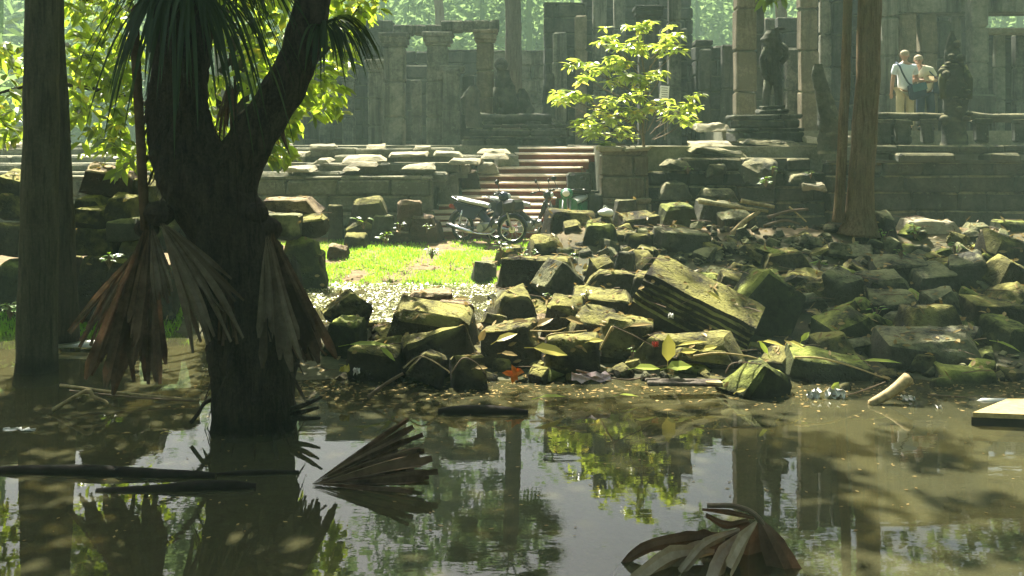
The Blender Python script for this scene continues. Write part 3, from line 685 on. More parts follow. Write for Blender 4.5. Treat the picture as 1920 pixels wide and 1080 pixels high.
# wooden stairs
t = thing('wooden_staircase', (X(960, 21), 20.6, .6), 'red brown wooden staircase with pale treads climbing to the temple terrace', 'stairs')
YT = [431, 419, 408, 396, 383, 369.5, 356, 342, 328, 314, 301, 287.5, 276]
XL = [800, 812, 820, 815, 834, 854, 878, 892, 910, 888, 958, 980, 985]; XRr = [1006, 1010, 1014, 1022, 1030, 1042, 1052, 1064, 1076, 1090, 1104, 1118, 1126, 1200]
for i in range(13):
    d = 21.6 + i * .27; z = Z(YT[i], d); xl = X(XL[i] - 12, d); xr = X(XRr[i], d)
    zp = Z(YT[i - 1], d - .27) if i else .5
    tr = MB(); r = random.Random(i); n = 3
    for j in range(n):
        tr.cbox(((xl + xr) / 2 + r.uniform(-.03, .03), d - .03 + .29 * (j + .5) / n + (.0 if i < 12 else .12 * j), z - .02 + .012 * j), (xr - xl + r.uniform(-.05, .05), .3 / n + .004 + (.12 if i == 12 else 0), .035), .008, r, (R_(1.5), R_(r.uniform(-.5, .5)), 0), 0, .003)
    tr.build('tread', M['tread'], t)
    rs = MB()
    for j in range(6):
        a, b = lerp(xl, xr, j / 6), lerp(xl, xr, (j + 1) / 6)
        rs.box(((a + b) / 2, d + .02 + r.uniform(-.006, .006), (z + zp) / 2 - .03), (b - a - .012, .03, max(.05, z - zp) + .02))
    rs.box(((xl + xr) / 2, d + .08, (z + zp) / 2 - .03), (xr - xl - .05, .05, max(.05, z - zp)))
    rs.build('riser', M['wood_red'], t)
st = MB()
for x in (X(985, 22.4), X(1075, 22.4)): st.tube([(x - .9, 21.75, .45), (x, 23.3, 1.3), (x + .5, 24.8, 2.2)], .06, 6)
st.build('stringer', M['wood_red'], t)
mb = MB(); mb.box((X(1090, 25), 25.75, 1.42), (2.4, 1.2, 1.9)); mb.build('landing_base', M['wood_red'], t)

# stair flank wall right of the stairs
t = thing('flank_wall', (X(1170, 21.3), 21.3, .65), 'brown stone flank wall beside the top of the wooden stairs', 'wall')
mb = MB(); masonry(mb, X(1128, 21.3), X(1216, 21.3), Z(372, 21.3), Z(282, 21.3), 21.3, .7, .48, .9, 4, .03); mb.build('upper_wall', M['temple_warm'], t)
mb = MB(); masonry(mb, X(1084, 21.1), X(1222, 21.1), .5, Z(372, 21.1), 21.1, .6, .4, .7, 6, .04); mb.build('footing', M['temple_warm'], t)
mb = MB(); r = random.Random(8)
for a, b in ((1124, 1168), (1170, 1220)): mb.cbox((X((a + b) / 2, 21.3), 21.7, Z(279, 21.3)), (X(b, 21.3) - X(a, 21.3), .95, .09), .03, r)
mb.build('coping', M['slab'], t)
mb = MB(); masonry(mb, X(1064, 20.9), X(1130, 20.9), .5, Z(322, 20.9), 20.95, .5, .36, .6, 7, .05, 0, .2); mb.build('buttress', M['temple_dark'], t)

# right terrace
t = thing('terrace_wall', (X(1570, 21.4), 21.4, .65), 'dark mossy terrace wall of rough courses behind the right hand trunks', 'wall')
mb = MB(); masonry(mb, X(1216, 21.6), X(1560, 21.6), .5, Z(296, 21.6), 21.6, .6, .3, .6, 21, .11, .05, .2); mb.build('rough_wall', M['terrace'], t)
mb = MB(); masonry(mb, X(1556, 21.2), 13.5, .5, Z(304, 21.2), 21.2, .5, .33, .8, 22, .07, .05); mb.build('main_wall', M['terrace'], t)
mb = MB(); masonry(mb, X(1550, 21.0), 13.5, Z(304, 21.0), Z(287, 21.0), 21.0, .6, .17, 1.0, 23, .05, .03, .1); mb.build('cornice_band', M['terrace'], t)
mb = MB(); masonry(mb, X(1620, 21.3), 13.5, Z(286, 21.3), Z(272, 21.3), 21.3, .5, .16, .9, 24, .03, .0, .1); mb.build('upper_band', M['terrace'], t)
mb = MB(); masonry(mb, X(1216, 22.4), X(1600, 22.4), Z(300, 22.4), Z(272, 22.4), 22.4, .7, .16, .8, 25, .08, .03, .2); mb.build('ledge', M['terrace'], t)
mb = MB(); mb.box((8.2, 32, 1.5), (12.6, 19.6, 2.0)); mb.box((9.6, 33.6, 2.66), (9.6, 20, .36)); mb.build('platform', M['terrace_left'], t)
rs = [(1296, 1376, 230, 246, 24.0, 'bleached slab roof block left of the statue pedestal'), (1292, 1376, 266, 275, 22.6, 'cream slab at the lip of the right terrace'), (1286, 1400, 277, 292, 22.0, 'leaning thin slab at the edge of the right terrace'),
      (1384, 1510, 262, 272, 22.5, 'dark rimmed slab under the statue pedestal'), (1508, 1542, 256, 268, 22.7, 'sunny block left of the leaning naga post'), (1576, 1602, 254, 268, 22.7, 'sunny block just left of the red brown trunk'),
      (1240, 1300, 300, 318, 21.4, 'lichen spotted block in the rough wall right of the flank wall'), (1320, 1372, 306, 330, 21.4, 'round lichen stone in the rough terrace wall'), (1386, 1470, 294, 352, 21.2, 'big slab leaning against the rough terrace wall'),
      (1478, 1530, 324, 342, 21.2, 'square jutting stone of the rough wall near the small weed'), (1504, 1552, 342, 356, 21.0, 'sunny ledge stone left of the red brown trunk'), (1230, 1300, 340, 372, 21.3, 'dark jutting stone low in the rough wall'), (1310, 1390, 352, 378, 21.0, 'dark gable shaped stone at the foot of the rough wall')]
for (x0, x1, yt, yb, d, lb) in rs:
    mt = 'slab' if ('bleached' in lb or 'cream' in lb or 'sunny' in lb) else 'terrace'
    o = rock_obj('terrace_block', (x1 - x0) / S(d), .7, (yb - yt) / S(d), x0 + yt, M[mt], .2, .03)
    o.location = (X((x0 + x1) / 2, d), d + .2, Z((yt + yb) / 2, d)); o.rotation_euler = (R_(6), R_(18 if 'leaning against' in lb else 5 if 'leaning' in lb else random.Random(x0).uniform(-4, 4)), R_(random.Random(yt).uniform(-9, 9)))
    tag(o, lb, 'stone')

# balustrade rails carried on stub posts
def rail(name, pts, rad, posts, lb, d, mat, drop=.42):
    t = thing(name, (pts[0][0], pts[0][1], pts[0][2] - drop), lb, 'balustrade')
    mb = MB(); pp = []; rr_ = []
    for a, b in zip(pts, pts[1:]):
        for i in range(6): pp.append(Vector(a).lerp(Vector(b), i / 6) + Vector((0, 0, .02 * noise.noise((i * .7, a[0], 2))))); rr_.append(rad * (1 + .16 * noise.noise((i * .9, a[0] * 2, 5))))
    pp.append(Vector(pts[-1])); rr_.append(rad); mb.tube(pp, rr_, 10); mb.build('rail', M[mat], t, smooth=True)
    r = random.Random(int(pts[0][0] * 10))
    for x in posts:
        mb = MB(); mb.cbox((x, d, pts[0][2] - rad - drop / 2 + .02), (.26 * r.uniform(.8, 1.3), .24, drop), .04, r, (0, 0, r.uniform(-.1, .1)), 0, .02); mb.cbox((x, d, pts[0][2] - rad - .03), (.36, .28, .1), .03, r); mb.build('post', M[mat], t)
    return t
d = 21.9; z = Z(218, d)
rail('naga_balustrade', [(X(1640, d), d, z), (X(1776, d), d, z - .02)], .085, [X(1654, d), X(1690, d), X(1738, d)], 'stone serpent rail on stub posts in front of the two visitors', d, 'terrace', .5)
rail('naga_balustrade', [(X(1806, d), d, z + .03), (X(1860, d), d, z - .04), (14, d, z - .03)], .1, [X(1840, d), X(1910, d)], 'stone serpent rail running to the right edge past the tall mossy statue', d, 'terrace', .5)
mb = MB(); masonry(mb, X(1636, 22), X(1712, 22), Z(272, 22), Z(228, 22), 22.05, .3, .25, .4, 31, .05, .1)
o = tag(mb.build('carved_parapet', M['terrace'], origin=(X(1674, 22), 22, Z(272, 22))), 'carved parapet panel under the rail at the visitors feet', 'parapet')
d = 25.8; z = Z(222, d)
rail('naga_balustrade', [(X(896, d), d, z + .03), (X(930, d), d, z - .03), (X(985, d), d, z), (X(1034, d), d, z - .02)], .13, [X(915, d), X(1000, d)], 'curved serpent rail on the plinth at the stair head', d, 'temple_dark', .2)
t = thing('stone_plinth', (X(980, 25.6), 25.5, 2.4), 'dark moulded plinth carrying the serpent rail left of the small tree', 'plinth')
for i, (a, b, yt, yb) in enumerate([(905, 1066, 233, 240), (880, 1072, 240, 256), (866, 1066, 256, 276)]):
    mb = MB(); masonry(mb, X(a, 25.6), X(b, 25.6), Z(yb, 25.6), Z(yt, 25.6), 25.5 - .06 * i, .8, .2, .7, 40 + i, .02); mb.build('course', M['temple_dark'], t)

# serpent hoods, lions and guardians: bodies grown from a spine of rings
def statue(name, lb, spine, mat, seed, d, n=18, amp=.05, base=None, cat='statue', extra=None):
    # spine: list of (px, py, halfwidth px, depth factor)
    s = S(d); r = random.Random(seed); mb = MB(); k = len(spine)
    bx, by = spine[-1][0], spine[-1][1]
    t = thing(name, (X(bx, d), d, Z(by, d)), lb, cat)
    pts = []
    for i in range(k - 1):
        for j in range(6):
            u = j / 6; a, b = spine[i], spine[i + 1]; pts.append([lerp(a[q], b[q], u) for q in range(4)])
    pts.append(list(spine[-1])); vs = []
    for i, (px, py, hw, df) in enumerate(pts):
        c = P(px, py, d)
        for j in range(n):
            th = 2 * math.pi * j / n; q = Vector((math.cos(th) * hw / s, math.sin(th) * hw / s * df, 0))
            nz = 1 + amp * 2.2 * noise.noise((math.cos(th) * 3 + seed, math.sin(th) * 3, c.z * 11)) + amp * 5 * noise.noise((c.x * 5 + math.cos(th) * 1.5, math.sin(th) * 1.5 + seed, c.z * 6))
            vs.append(c + q * nz + Vector((0, 0, .03 * noise.noise((j, i, seed)))))
    fs = [(i * n + j, i * n + (j + 1) % n, (i + 1) * n + (j + 1) % n, (i + 1) * n + j) for i in range(len(pts) - 1) for j in range(n)]
    fs += [tuple(range(n)), tuple((len(pts) - 1) * n + j for j in range(n))[::-1]]
    mb.add(vs, fs); mb.build('body', M[mat], t, smooth=True)
    if extra: extra(t, d, s)
    if base:
        mb = MB(); rb = random.Random(seed)
        for (x0, x1, yt, yb) in base: mb.cbox((X((x0 + x1) / 2, d), d, Z((yt + yb) / 2, d)), ((x1 - x0) / s, (x1 - x0) / s * .8, (yb - yt) / s), .03, rb)
        mb.build('base', M[mat], t)
    return t
def guardian_extra(t, d, s):
    for sx, (pts, rad) in {0: ([(1436, 88), (1428, 112), (1432, 140), (1440, 150)], 6), 1: ([(1462, 84), (1472, 92), (1473, 108), (1462, 118)], 6)}.items():
        mb = MB(); mb.tube([P(a, b, d) + Vector((0, -.05, 0)) for a, b in pts], rad / s, 7); mb.build('arm', M['temple_dark'], t, smooth=True)
    for pts in ([(1441, 150), (1437, 178), (1436, 206)], [(1457, 150), (1460, 178), (1459, 206)]):
        mb = MB(); mb.tube([P(a, b, d) for a, b in pts], [9 / s, 7.5 / s, 6.5 / s], 8); mb.ball(P(pts[-1][0], 204, d) + Vector((0, -.06, 0)), (7 / s, .14, .05)); mb.build('leg', M['temple_dark'], t, smooth=True)
    mb = MB(); mb.cbox(P(1462, 54, d), (.2, .14, .05), .01, random.Random(2)); mb.build('head_slab', M['temple_dark'], t)
statue('guardian_statue', 'standing guardian statue with a flat broken head on the pedestal', [(1448, 56, 9, 1), (1447, 64, 14, .9), (1446, 74, 18, .8), (1447, 84, 20, .6), (1449, 100, 18, .6), (1450, 118, 15, .65), (1450, 132, 14, .7), (1449, 146, 16, .7), (1449, 160, 15, .7)], 'temple_dark', 3, 23.4, base=[(1420, 1474, 205, 214), (1426, 1468, 198, 206)], extra=guardian_extra)
t = thing('statue_pedestal', (X(1442, 23.2), 23.2, 2.55), 'wide moulded stone pedestal under the guardian statue', 'pedestal')
for a, b, yt, yb in ((1376, 1506, 214, 224), (1384, 1500, 224, 240), (1378, 1508, 240, 268)):
    mb = MB(); masonry(mb, X(a, 22.9), X(b, 22.9), Z(yb, 22.9), Z(yt, 22.9), 22.9, .95, .3, .8, a, .02); mb.build('tier', M['temple_dark'], t)
statue('naga_post', 'leaning serpent hood post with a lit left edge beside the thin trunk', [(1534, 120, 7, .5), (1534, 132, 11, .5), (1536, 150, 13, .5), (1541, 168, 14, .55), (1546, 186, 16, .6), (1550, 205, 18, .7), (1554, 226, 20, .8), (1556, 250, 21, .9), (1558, 288, 24, .9)], 'terrace', 5, 21.7)
def tall_extra(t, d, s):
    mb = MB(); rb = random.Random(4)
    for i in range(26):
        yy = rb.uniform(80, 250); xx = 1788 + rb.choice((-1, 1)) * rb.uniform(2, min(24, 4 + (yy - 70) * .3)); mb.ball(P(xx, yy, d) + Vector((0, -.2 * rb.random() - .02, 0)), (rb.uniform(5, 10) / s, .1, rb.uniform(4, 8) / s), 7, 5)
    tag(mb.build('carved_scales', M['terrace'], t, smooth=True), kind='stuff')
    for dx in (-1, 1):
        mb = MB(); mb.tube([P(1790 + dx * 16, 124, d), P(1790 + dx * 25, 150, d) + Vector((0, -.05, 0)), P(1790 + dx * 24, 186, d) + Vector((0, -.08, 0))], [7 / s, 8 / s, 6 / s], 7); mb.build('side_hood', M['rock_green'], t, smooth=True)
statue('naga_statue', 'tall mossy statue with a pointed hood at the end of the serpent rails', [(1784, 58, 3, .6), (1785, 74, 8, .6), (1786, 92, 13, .6), (1786, 112, 17, .6), (1788, 134, 20, .6), (1790, 160, 23, .65), (1791, 186, 24, .7), (1791, 210, 22, .75), (1790, 236, 21, .8), (1788, 276, 26, .9)], 'terrace', 7, 21.8, extra=tall_extra)
statue('naga_finial', 'rearing serpent hood at the left end of the curved serpent rail', [(888, 160, 6, .5), (886, 170, 13, .5), (882, 184, 17, .5), (884, 200, 16, .55), (888, 218, 14, .7), (890, 240, 16, .8)], 'temple_dark', 9, 25.7)
def lion_extra(t, d, s):
    mb = MB(); mb.ball(P(940, 122, d) + Vector((0, -.1, 0)), (13 / s, .16, 13 / s)); mb.ball(P(938, 128, d) + Vector((0, -.25, 0)), (7 / s, .12, 6 / s)); mb.build('head', M['temple_dark'], t, smooth=True)
    for x in (930, 948):
        mb = MB(); mb.tube([P(x, 165, d) + Vector((0, -.12, 0)), P(x - 1, 190, d) + Vector((0, -.2, 0)), P(x - 1, 212, d) + Vector((0, -.2, 0))], [6 / s, 5 / s, 5 / s], 7); mb.build('foreleg', M['temple_dark'], t, smooth=True)
statue('lion_statue', 'dark seated lion statue beside the slender palm trunk', [(943, 132, 11, 1), (944, 146, 15, 1), (946, 164, 18, 1), (950, 184, 21, 1.1), (953, 204, 23, 1.1), (953, 222, 22, 1)], 'temple_dark', 11, 26.6, extra=lion_extra)
statue('broken_statue', 'low broken statue torso right of the seated lion', [(978, 166, 5, .8), (979, 176, 10, .8), (981, 190, 14, .8), (985, 204, 17, .8), (986, 222, 17, .8)], 'temple_dark', 13, 26.7)
statue('boundary_post', 'short dark stone post left of the small tree', [(1030, 138, 9, 1), (1030, 150, 10, 1), (1029, 170, 11, 1), (1029, 190, 12, 1), (1029, 224, 13, 1)], 'temple_dark', 15, 26.8, n=8)

# ------------------------------------------------------------------ temple galleries
def pillar(x0, x1, yt, yb, d, lb, mat='temple', cap=True, name='stone_pillar', brk=False):
    s = S(d); r = random.Random(x0 * 3 + yt); w = (x1 - x0) / s; zt, zb = Z(yt, d), Z(yb, d)
    t = thing(name, (X((x0 + x1) / 2, d), d, zb), lb, 'pillar')
    mb = MB(); n = max(2, int((zt - zb) / .8)); c = X((x0 + x1) / 2, d); sh = w * .8 if cap else w
    ce = .34 if cap else 0
    for i in range(n):
        a, b = lerp(zb, zt - ce, i / n), lerp(zb, zt - ce, (i + 1) / n)
        mb.cbox((c + r.uniform(-.012, .012), d + r.uniform(-.012, .012), (a + b) / 2), (sh * r.uniform(.97, 1.03), sh, b - a - .006), .04, r, (0, 0, r.gauss(0, .01)), 0, .012)
    mb.build('shaft', M[mat], t)
    if cap:
        mb = MB()
        for k, (f_, h0, h1) in enumerate([(.92, .34, .27), (1.06, .27, .12), (1.16, .12, .0)]): mb.cbox((c, d, zt - (h0 + h1) / 2), (w * f_, w * f_, h0 - h1 + .002), .025, r, (0, 0, 0), 0, .012)
        mb.build('capital', M[mat], t)
    return t
YB = 286
PL_ = [
           (548, 572, 120, 29.6, 'temple', 'narrow pillar at the far left end of the ruined gallery', True), (596, 622, 96, 30, 'temple', 'pillar of the ruined gallery just right of the leafy branches', True),
       (1036, 1062, 60, 30.2, 'temple', 'engaged pillar on the stepped tower wall', False), (1078, 1100, 30, 30.4, 'temple_warm', 'reddish engaged pillar on the tower wall left of the small tree', False), (1112, 1136, -60, 30.6, 'temple', 'tower pillar seen through the left half of the small tree', False), (1150, 1172, -60, 30.8, 'temple', 'tower pillar left of the tall dark pillar', False),
       (1252, 1276, -20, 28.0, 'temple', 'grey half pillar right of the small tree', False), (1310, 1332, 92, 26.8, 'temple_dark', 'left jamb of the lichen streaked wall block', False), (1352, 1374, 84, 26.8, 'temple_dark', 'right jamb of the lichen streaked wall block', False), (1434, 1452, 34, 28.4, 'temple', 'thin pillar straight behind the guardian statue head', False),
       (1536, 1556, -60, 26.4, 'temple', 'pillar left of the slim trunk above the naga post', False), (1560, 1580, -60, 26.4, 'temple_dark', 'dark pillar touching the slim trunk', False), (1780, 1800, -40, 27.4, 'temple', 'slim pillar half hidden by the tall mossy statue', False), (1864, 1882, 64, 26.8, 'temple', 'left jamb of the dark doorway at the right edge', False), (1900, 1925, 64, 26.8, 'temple', 'right jamb of the dark doorway at the right edge', False),
(640, 668, 130, 30, 'temple', 'grey pillar at the left end of the ruined gallery next to the green fronds', True), (688, 722, 112, 29, 'temple', 'stained pillar left of the pillar with a bright edge', True), (716, 764, 64, 28, 'temple', 'first tall pillar carrying the rubble lintel on the left', True),
       (796, 846, 62, 28, 'temple', 'middle tall pillar under the joint of the two rubble lintels', True), (890, 930, 56, 28, 'temple_warm', 'right hand tall pillar with a warm lit shaft under the rubble lintel', True), (830, 862, 128, 27.4, 'temple', 'short door jamb pillar right of the middle tall pillar', False),
       (866, 888, 140, 27.6, 'temple_dark', 'dark broken jamb pillar behind the serpent hood', False), (770, 790, 150, 29.4, 'temple', 'thin back pillar inside the dark doorway of the ruined gallery', False),
       (1192, 1238, 12, 27, 'temple_dark', 'tall dark pillar rising above the small bright tree', True),
       (1378, 1416, -60, 25.6, 'temple_warm', 'brown pillar standing left of the guardian statue', False), (1414, 1432, -60, 27, 'temple_dark', 'narrow dark pillar just behind the guardian statue shoulder', False), (1498, 1530, -60, 25.8, 'temple_warm', 'brown pillar standing right of the guardian statue', False),
       (1472, 1498, 90, 27.4, 'temple', 'light mossy pillar seen between the guardian statue and the right brown pillar', False), (1678, 1714, 26, 26.6, 'temple_warm', 'light pillar directly behind the visitor in the pale shirt', False), (1722, 1752, 26, 26.6, 'temple_warm', 'light pillar behind the bowed visitor', False),
       (1812, 1852, -40, 25.8, 'temple', 'grey pillar left of the dark doorway at the right edge', True), (1650, 1680, -40, 26.2, 'temple', 'grey pillar just right of the red brown trunk', False), (1756, 1780, 40, 26.8, 'temple_dark', 'dark pillar behind the tall mossy statue', False)]
for (x0, x1, yt, d, mt, lb, cp) in PL_: pillar(x0, x1, yt, YB if x0 < 1300 else 250, d, lb, mt, cp)
def wall(name, x0, x1, yt, yb, d, th, lb, mat, seed, ch=.38, bw=.9, top=.3, cat='wall', jy=.03):
    mb = MB(); masonry(mb, X(x0, d), X(x1, d), Z(yb, d), Z(yt, d), d, th, ch, bw, seed, jy, .0, top)
    return tag(mb.build(name, M[mat], origin=(X((x0 + x1) / 2, d), d + th / 2, Z(yb, d))), lb, cat)
wall('lintel', 736, 830, 44, 64, 27.85, .6, 'left rubble lintel resting on the first and middle tall pillars', 'temple', 61, .26, .4, 0, 'lintel', .05)
wall('lintel', 826, 936, 36, 58, 27.8, .6, 'right rubble lintel rising over the warm lit pillar', 'temple', 62, .26, .4, 0, 'lintel', .05)
wall('door_lintel', 824, 872, 121, 136, 27.3, .5, 'small moulded lintel over the short door jamb', 'temple', 63, .2, .7, 0, 'lintel')
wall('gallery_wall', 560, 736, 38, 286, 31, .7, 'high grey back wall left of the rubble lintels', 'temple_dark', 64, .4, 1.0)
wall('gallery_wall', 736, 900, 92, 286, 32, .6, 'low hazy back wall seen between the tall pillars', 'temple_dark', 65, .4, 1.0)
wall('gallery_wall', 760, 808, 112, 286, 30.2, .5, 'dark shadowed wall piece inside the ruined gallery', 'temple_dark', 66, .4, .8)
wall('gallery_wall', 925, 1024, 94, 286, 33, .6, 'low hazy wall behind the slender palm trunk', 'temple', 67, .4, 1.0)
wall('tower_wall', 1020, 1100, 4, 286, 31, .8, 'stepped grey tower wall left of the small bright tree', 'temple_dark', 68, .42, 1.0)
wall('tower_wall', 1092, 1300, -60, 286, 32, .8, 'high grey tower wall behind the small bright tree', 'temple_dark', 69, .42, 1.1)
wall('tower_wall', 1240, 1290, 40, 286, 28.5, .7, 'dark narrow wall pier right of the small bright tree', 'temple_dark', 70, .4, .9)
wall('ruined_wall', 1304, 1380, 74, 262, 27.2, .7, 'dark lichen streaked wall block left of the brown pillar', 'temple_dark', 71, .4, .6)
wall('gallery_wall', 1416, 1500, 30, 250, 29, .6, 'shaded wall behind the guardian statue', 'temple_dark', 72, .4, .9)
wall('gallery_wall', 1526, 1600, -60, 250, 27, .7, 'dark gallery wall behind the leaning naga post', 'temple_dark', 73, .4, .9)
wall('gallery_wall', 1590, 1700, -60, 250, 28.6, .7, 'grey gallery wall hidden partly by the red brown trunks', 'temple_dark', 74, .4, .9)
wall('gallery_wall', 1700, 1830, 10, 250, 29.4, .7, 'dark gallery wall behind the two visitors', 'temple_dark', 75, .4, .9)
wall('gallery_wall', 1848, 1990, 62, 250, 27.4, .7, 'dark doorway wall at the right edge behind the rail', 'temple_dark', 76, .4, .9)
wall('lintel', 1640, 1990, -60, 24, 26.3, .8, 'long heavy lintel across the top of the right gallery', 'temple', 77, .42, 1.0, 0, 'lintel')
wall('lintel', 1846, 1960, 52, 63, 26.0, .6, 'thin pale lintel over the doorway at the right edge', 'slab', 78, .2, 1.2, 0, 'lintel')
wall('stone_bench', 1816, 1868, 176, 250, 25.2, .6, 'low dark stone block with a pale top below the grey right pillar', 'temple_dark', 79, .5, .7, 0, 'stone')

# small white notice fixed to the dark pier
t = thing('notice_board', P(1246, 172, 24.6), 'small white notice board hanging beside the small bright tree', 'sign')
mb = MB(); mb.cbox(P(1246, 173, 24.6), (.21, .02, .29), .006, random.Random(1), (0, R_(4), 0), 0, .001); mb.build('panel', M['sign'], t)
mb = MB()
for i in range(5): mb.box(P(1246, 165 + i * 4.2, 24.6) + Vector((0, -.0125, 0)), (.13 if i % 2 else .15, .004, .016), (0, R_(4), 0))
mb.build('print', M['ink'], t)
mb = MB(); mb.tube([P(1246, 160, 24.6) + Vector((0, .03, 0)), P(1247, 262, 24.6) + Vector((0, .03, 0))], .018, 6); mb.build('post', M['bark_far'], t)
# ------------------------------------------------------------------ trees
def bend(pts, n=8, wob=.0, seed=0):
    # smooth Catmull-Rom path
    pts = [Vector(p) for p in pts]; out = []
    q = [pts[0] * 2 - pts[1]] + pts + [pts[-1] * 2 - pts[-2]]
    for i in range(1, len(q) - 2):
        for j in range(n):
            t = j / n; a, b, c, d = q[i - 1], q[i], q[i + 1], q[i + 2]
            p = .5 * ((2 * b) + (c - a) * t + (2 * a - 5 * b + 4 * c - d) * t * t + (3 * b - a - 3 * c + d) * t ** 3)
            out.append(p + Vector([wob * noise.noise((p.x * 2 + seed, p.y * 2 + k * 9, p.z * 2)) for k in range(3)]))
    out.append(pts[-1]); return out
def limb(mb, pts, r0, r1, n=12, k=8, wob=.02, flare=0, seed=0, rough=.06):
    pp = bend(pts, k, wob, seed); m_ = len(pp); rs = []
    for i in range(m_):
        t = i / (m_ - 1); rs.append(lerp(r0, r1, t) * (1 + flare * math.exp(-t * 14)))
    o = len(mb.v); mb.tube(pp, rs, n)
    for i in range(o, len(mb.v)):
        v = Vector(mb.v[i]); c = pp[min(m_ - 1, (i - o) // n)]
        q = v - c; mb.v[i] = tuple(c + q * (1 + rough * noise.noise((v.x * 7, v.y * 7, v.z * 3))))
    return pp
def crown(mb, c, rad, n, L, seed, clumps=40, flat=.5, simple=True, cl=.25):
    r = random.Random(seed); c = Vector(c); cs = []
    for i in range(clumps):
        while True:
            q = Vector((r.uniform(-1, 1), r.uniform(-1, 1), r.uniform(-1, 1)))
            if .3 < q.length < 1: break
        cs.append((Vector((c.x + q.x * rad[0], c.y + q.y * rad[1], c.z + q.z * rad[2])), r.uniform(.6, 1.3)))
    for i in range(n):
        cc, k = r.choice(cs)
        p = cc + Vector((r.gauss(0, 1) * rad[0] * cl, r.gauss(0, 1) * rad[1] * cl, r.gauss(0, 1) * rad[2] * cl)) * k * .6
        d = Vector((r.uniform(-1, 1), r.uniform(-1, 1), r.uniform(-.8, .3)))
        nm = Vector((r.gauss(0, flat), r.gauss(0, flat), 1))
        l = L * r.uniform(.7, 1.3)
        if simple: mb.dia(p, d, nm, l, l * .55)
        else: mb.leaf(p, d, nm, l, l * .5, .25, 0, .15)
    return cs

# two tall straight trunks on the left, standing in the water
t = thing('tall_tree', P(70, 690, 12.2), 'front thick grey trunk standing in the water at the left', 'tree')
mb = MB(); limb(mb, [P(68, 740, 12.2), P(70, 600, 12.2), P(76, 300, 12.2), P(79, 0, 12.2), P(84, -500, 12.4), P(100, -1100, 12.8)], .235, .15, 16, 10, .012, .12, 1, .05); tr = mb.build('trunk', M['bark_left'], t, smooth=True)
for i, (a, b) in enumerate([((-8, 13.5, 10.5), (-9.5, 14.5, 11.5)), ((-3.2, 14.2, 10.2), (-1.4, 15, 11)), ((-4, 10.5, 11.2), (3.5, 9, 11.9))]):
    mb = MB(); limb(mb, [(-5.25, 12.7, 8.4 + .3 * i), a, b], .09, .03, 7, 5, .05); mb.build('branch', M['bark_left'], t, smooth=True)
mb = MB(); crown(mb, (-5.5, 13, 11.2), (4.2, 3.4, 1.8), 3400, .3, 11, 40); crown(mb, (-1.2, 10.4, 11.8), (5.6, 3.8, 1.0), 7500, .36, 17, 70); crown(mb, (4.6, 9.2, 12), (3.2, 3.2, .9), 3600, .36, 18, 40); mb.build('crown', M['leaf_crown'], t)  # right-hand clumps are out of view, added to shade the air before the camera
t = thing('tall_tree', P(118, 612, 13.4), 'slimmer brown trunk right behind the front grey trunk at the left', 'tree')
mb = MB(); limb(mb, [P(122, 640, 13.4), P(119, 500, 13.4), P(110, 250, 13.4), P(100, 0, 13.5), P(94, -500, 13.8), P(80, -1000, 14.2)], .165, .1, 14, 10, .012, .1, 2, .05); mb.build('trunk', M['bark_left_back'], t, smooth=True)
for i, (a, b) in enumerate([((-7.4, 15, 8.6), (-8.6, 16, 9.4)), ((-4.6, 16, 8.7), (-3.2, 17.2, 9.5))]):
    mb = MB(); limb(mb, [(-5.7, 14, 7.4 + .3 * i), a, b], .07, .025, 7, 5, .05); mb.build('branch', M['bark_left_back'], t, smooth=True)
mb = MB(); crown(mb, (-5.6, 16.4, 9.6), (3.6, 2.4, 1.5), 2300, .28, 12, 30); mb.build('crown', M['leaf_crown'], t)

# red brown double-trunk tree on the rubble mound
t = thing('double_trunk_tree', P(1612, 420, 17), 'tall red brown double trunk tree rooted on the rubble mound at the right', 'tree')
d = 17
mb = MB(); limb(mb, [P(1610, 440, d), P(1613, 380, d), P(1619, 280, d), P(1628, 120, d), P(1631, 0, d), P(1640, -400, d), P(1650, -900, d)], .205, .17, 16, 10, .012, .75, 3, .07)
mb.build('trunk', M['bark_right'], t, smooth=True)
mb = MB(); limb(mb, [P(1571, 416, d), P(1575, 360, d), P(1580, 260, d), P(1586, 120, d), P(1589, 0, d), P(1585, -400, d), P(1555, -800, d)], .085, .065, 12, 10, .012, .3, 4, .06)
mb.build('side_trunk', M['bark_right'], t, smooth=True)
for i, (a, b) in enumerate([((4.0, 18.5, 10.2), (2.4, 20.8, 11)), ((7.5, 18, 10.6), (9.5, 18.5, 11.4)), ((5, 20, 10.8), (3.6, 22.5, 11.4)), ((5.8, 15, 11), (6.6, 13, 11.6))]):
    mb = MB(); limb(mb, [(5.8, 17.05, 8.6 + .3 * i), a, b], .1, .03, 7, 5, .05); mb.build('branch', M['bark_right'], t, smooth=True)
mb = MB(); crown(mb, (8.0, 18.5, 11.4), (4.0, 4.2, 1.9), 5000, .32, 13, 50); crown(mb, (2.6, 21.0, 11.2), (2.1, 1.8, 1.2), 2300, .3, 14, 26); crown(mb, (2.6, 24.2, 11.6), (2.6, 1.8, 1.1), 1500, .3, 15, 26); mb.build('crown', M['leaf_crown'], t)
mb = MB(); r = random.Random(44); tw = bend([(5.7, 16.9, 7.2), (5.0, 16.4, 6.0), P(1452, -60, 16.2), P(1448, -6, 16.2)], 6); mb.tube(tw, [.03 - .0009 * i for i in range(len(tw))], 6); mb.build('hanging_twig', M['twig'], t)
mb = MB()
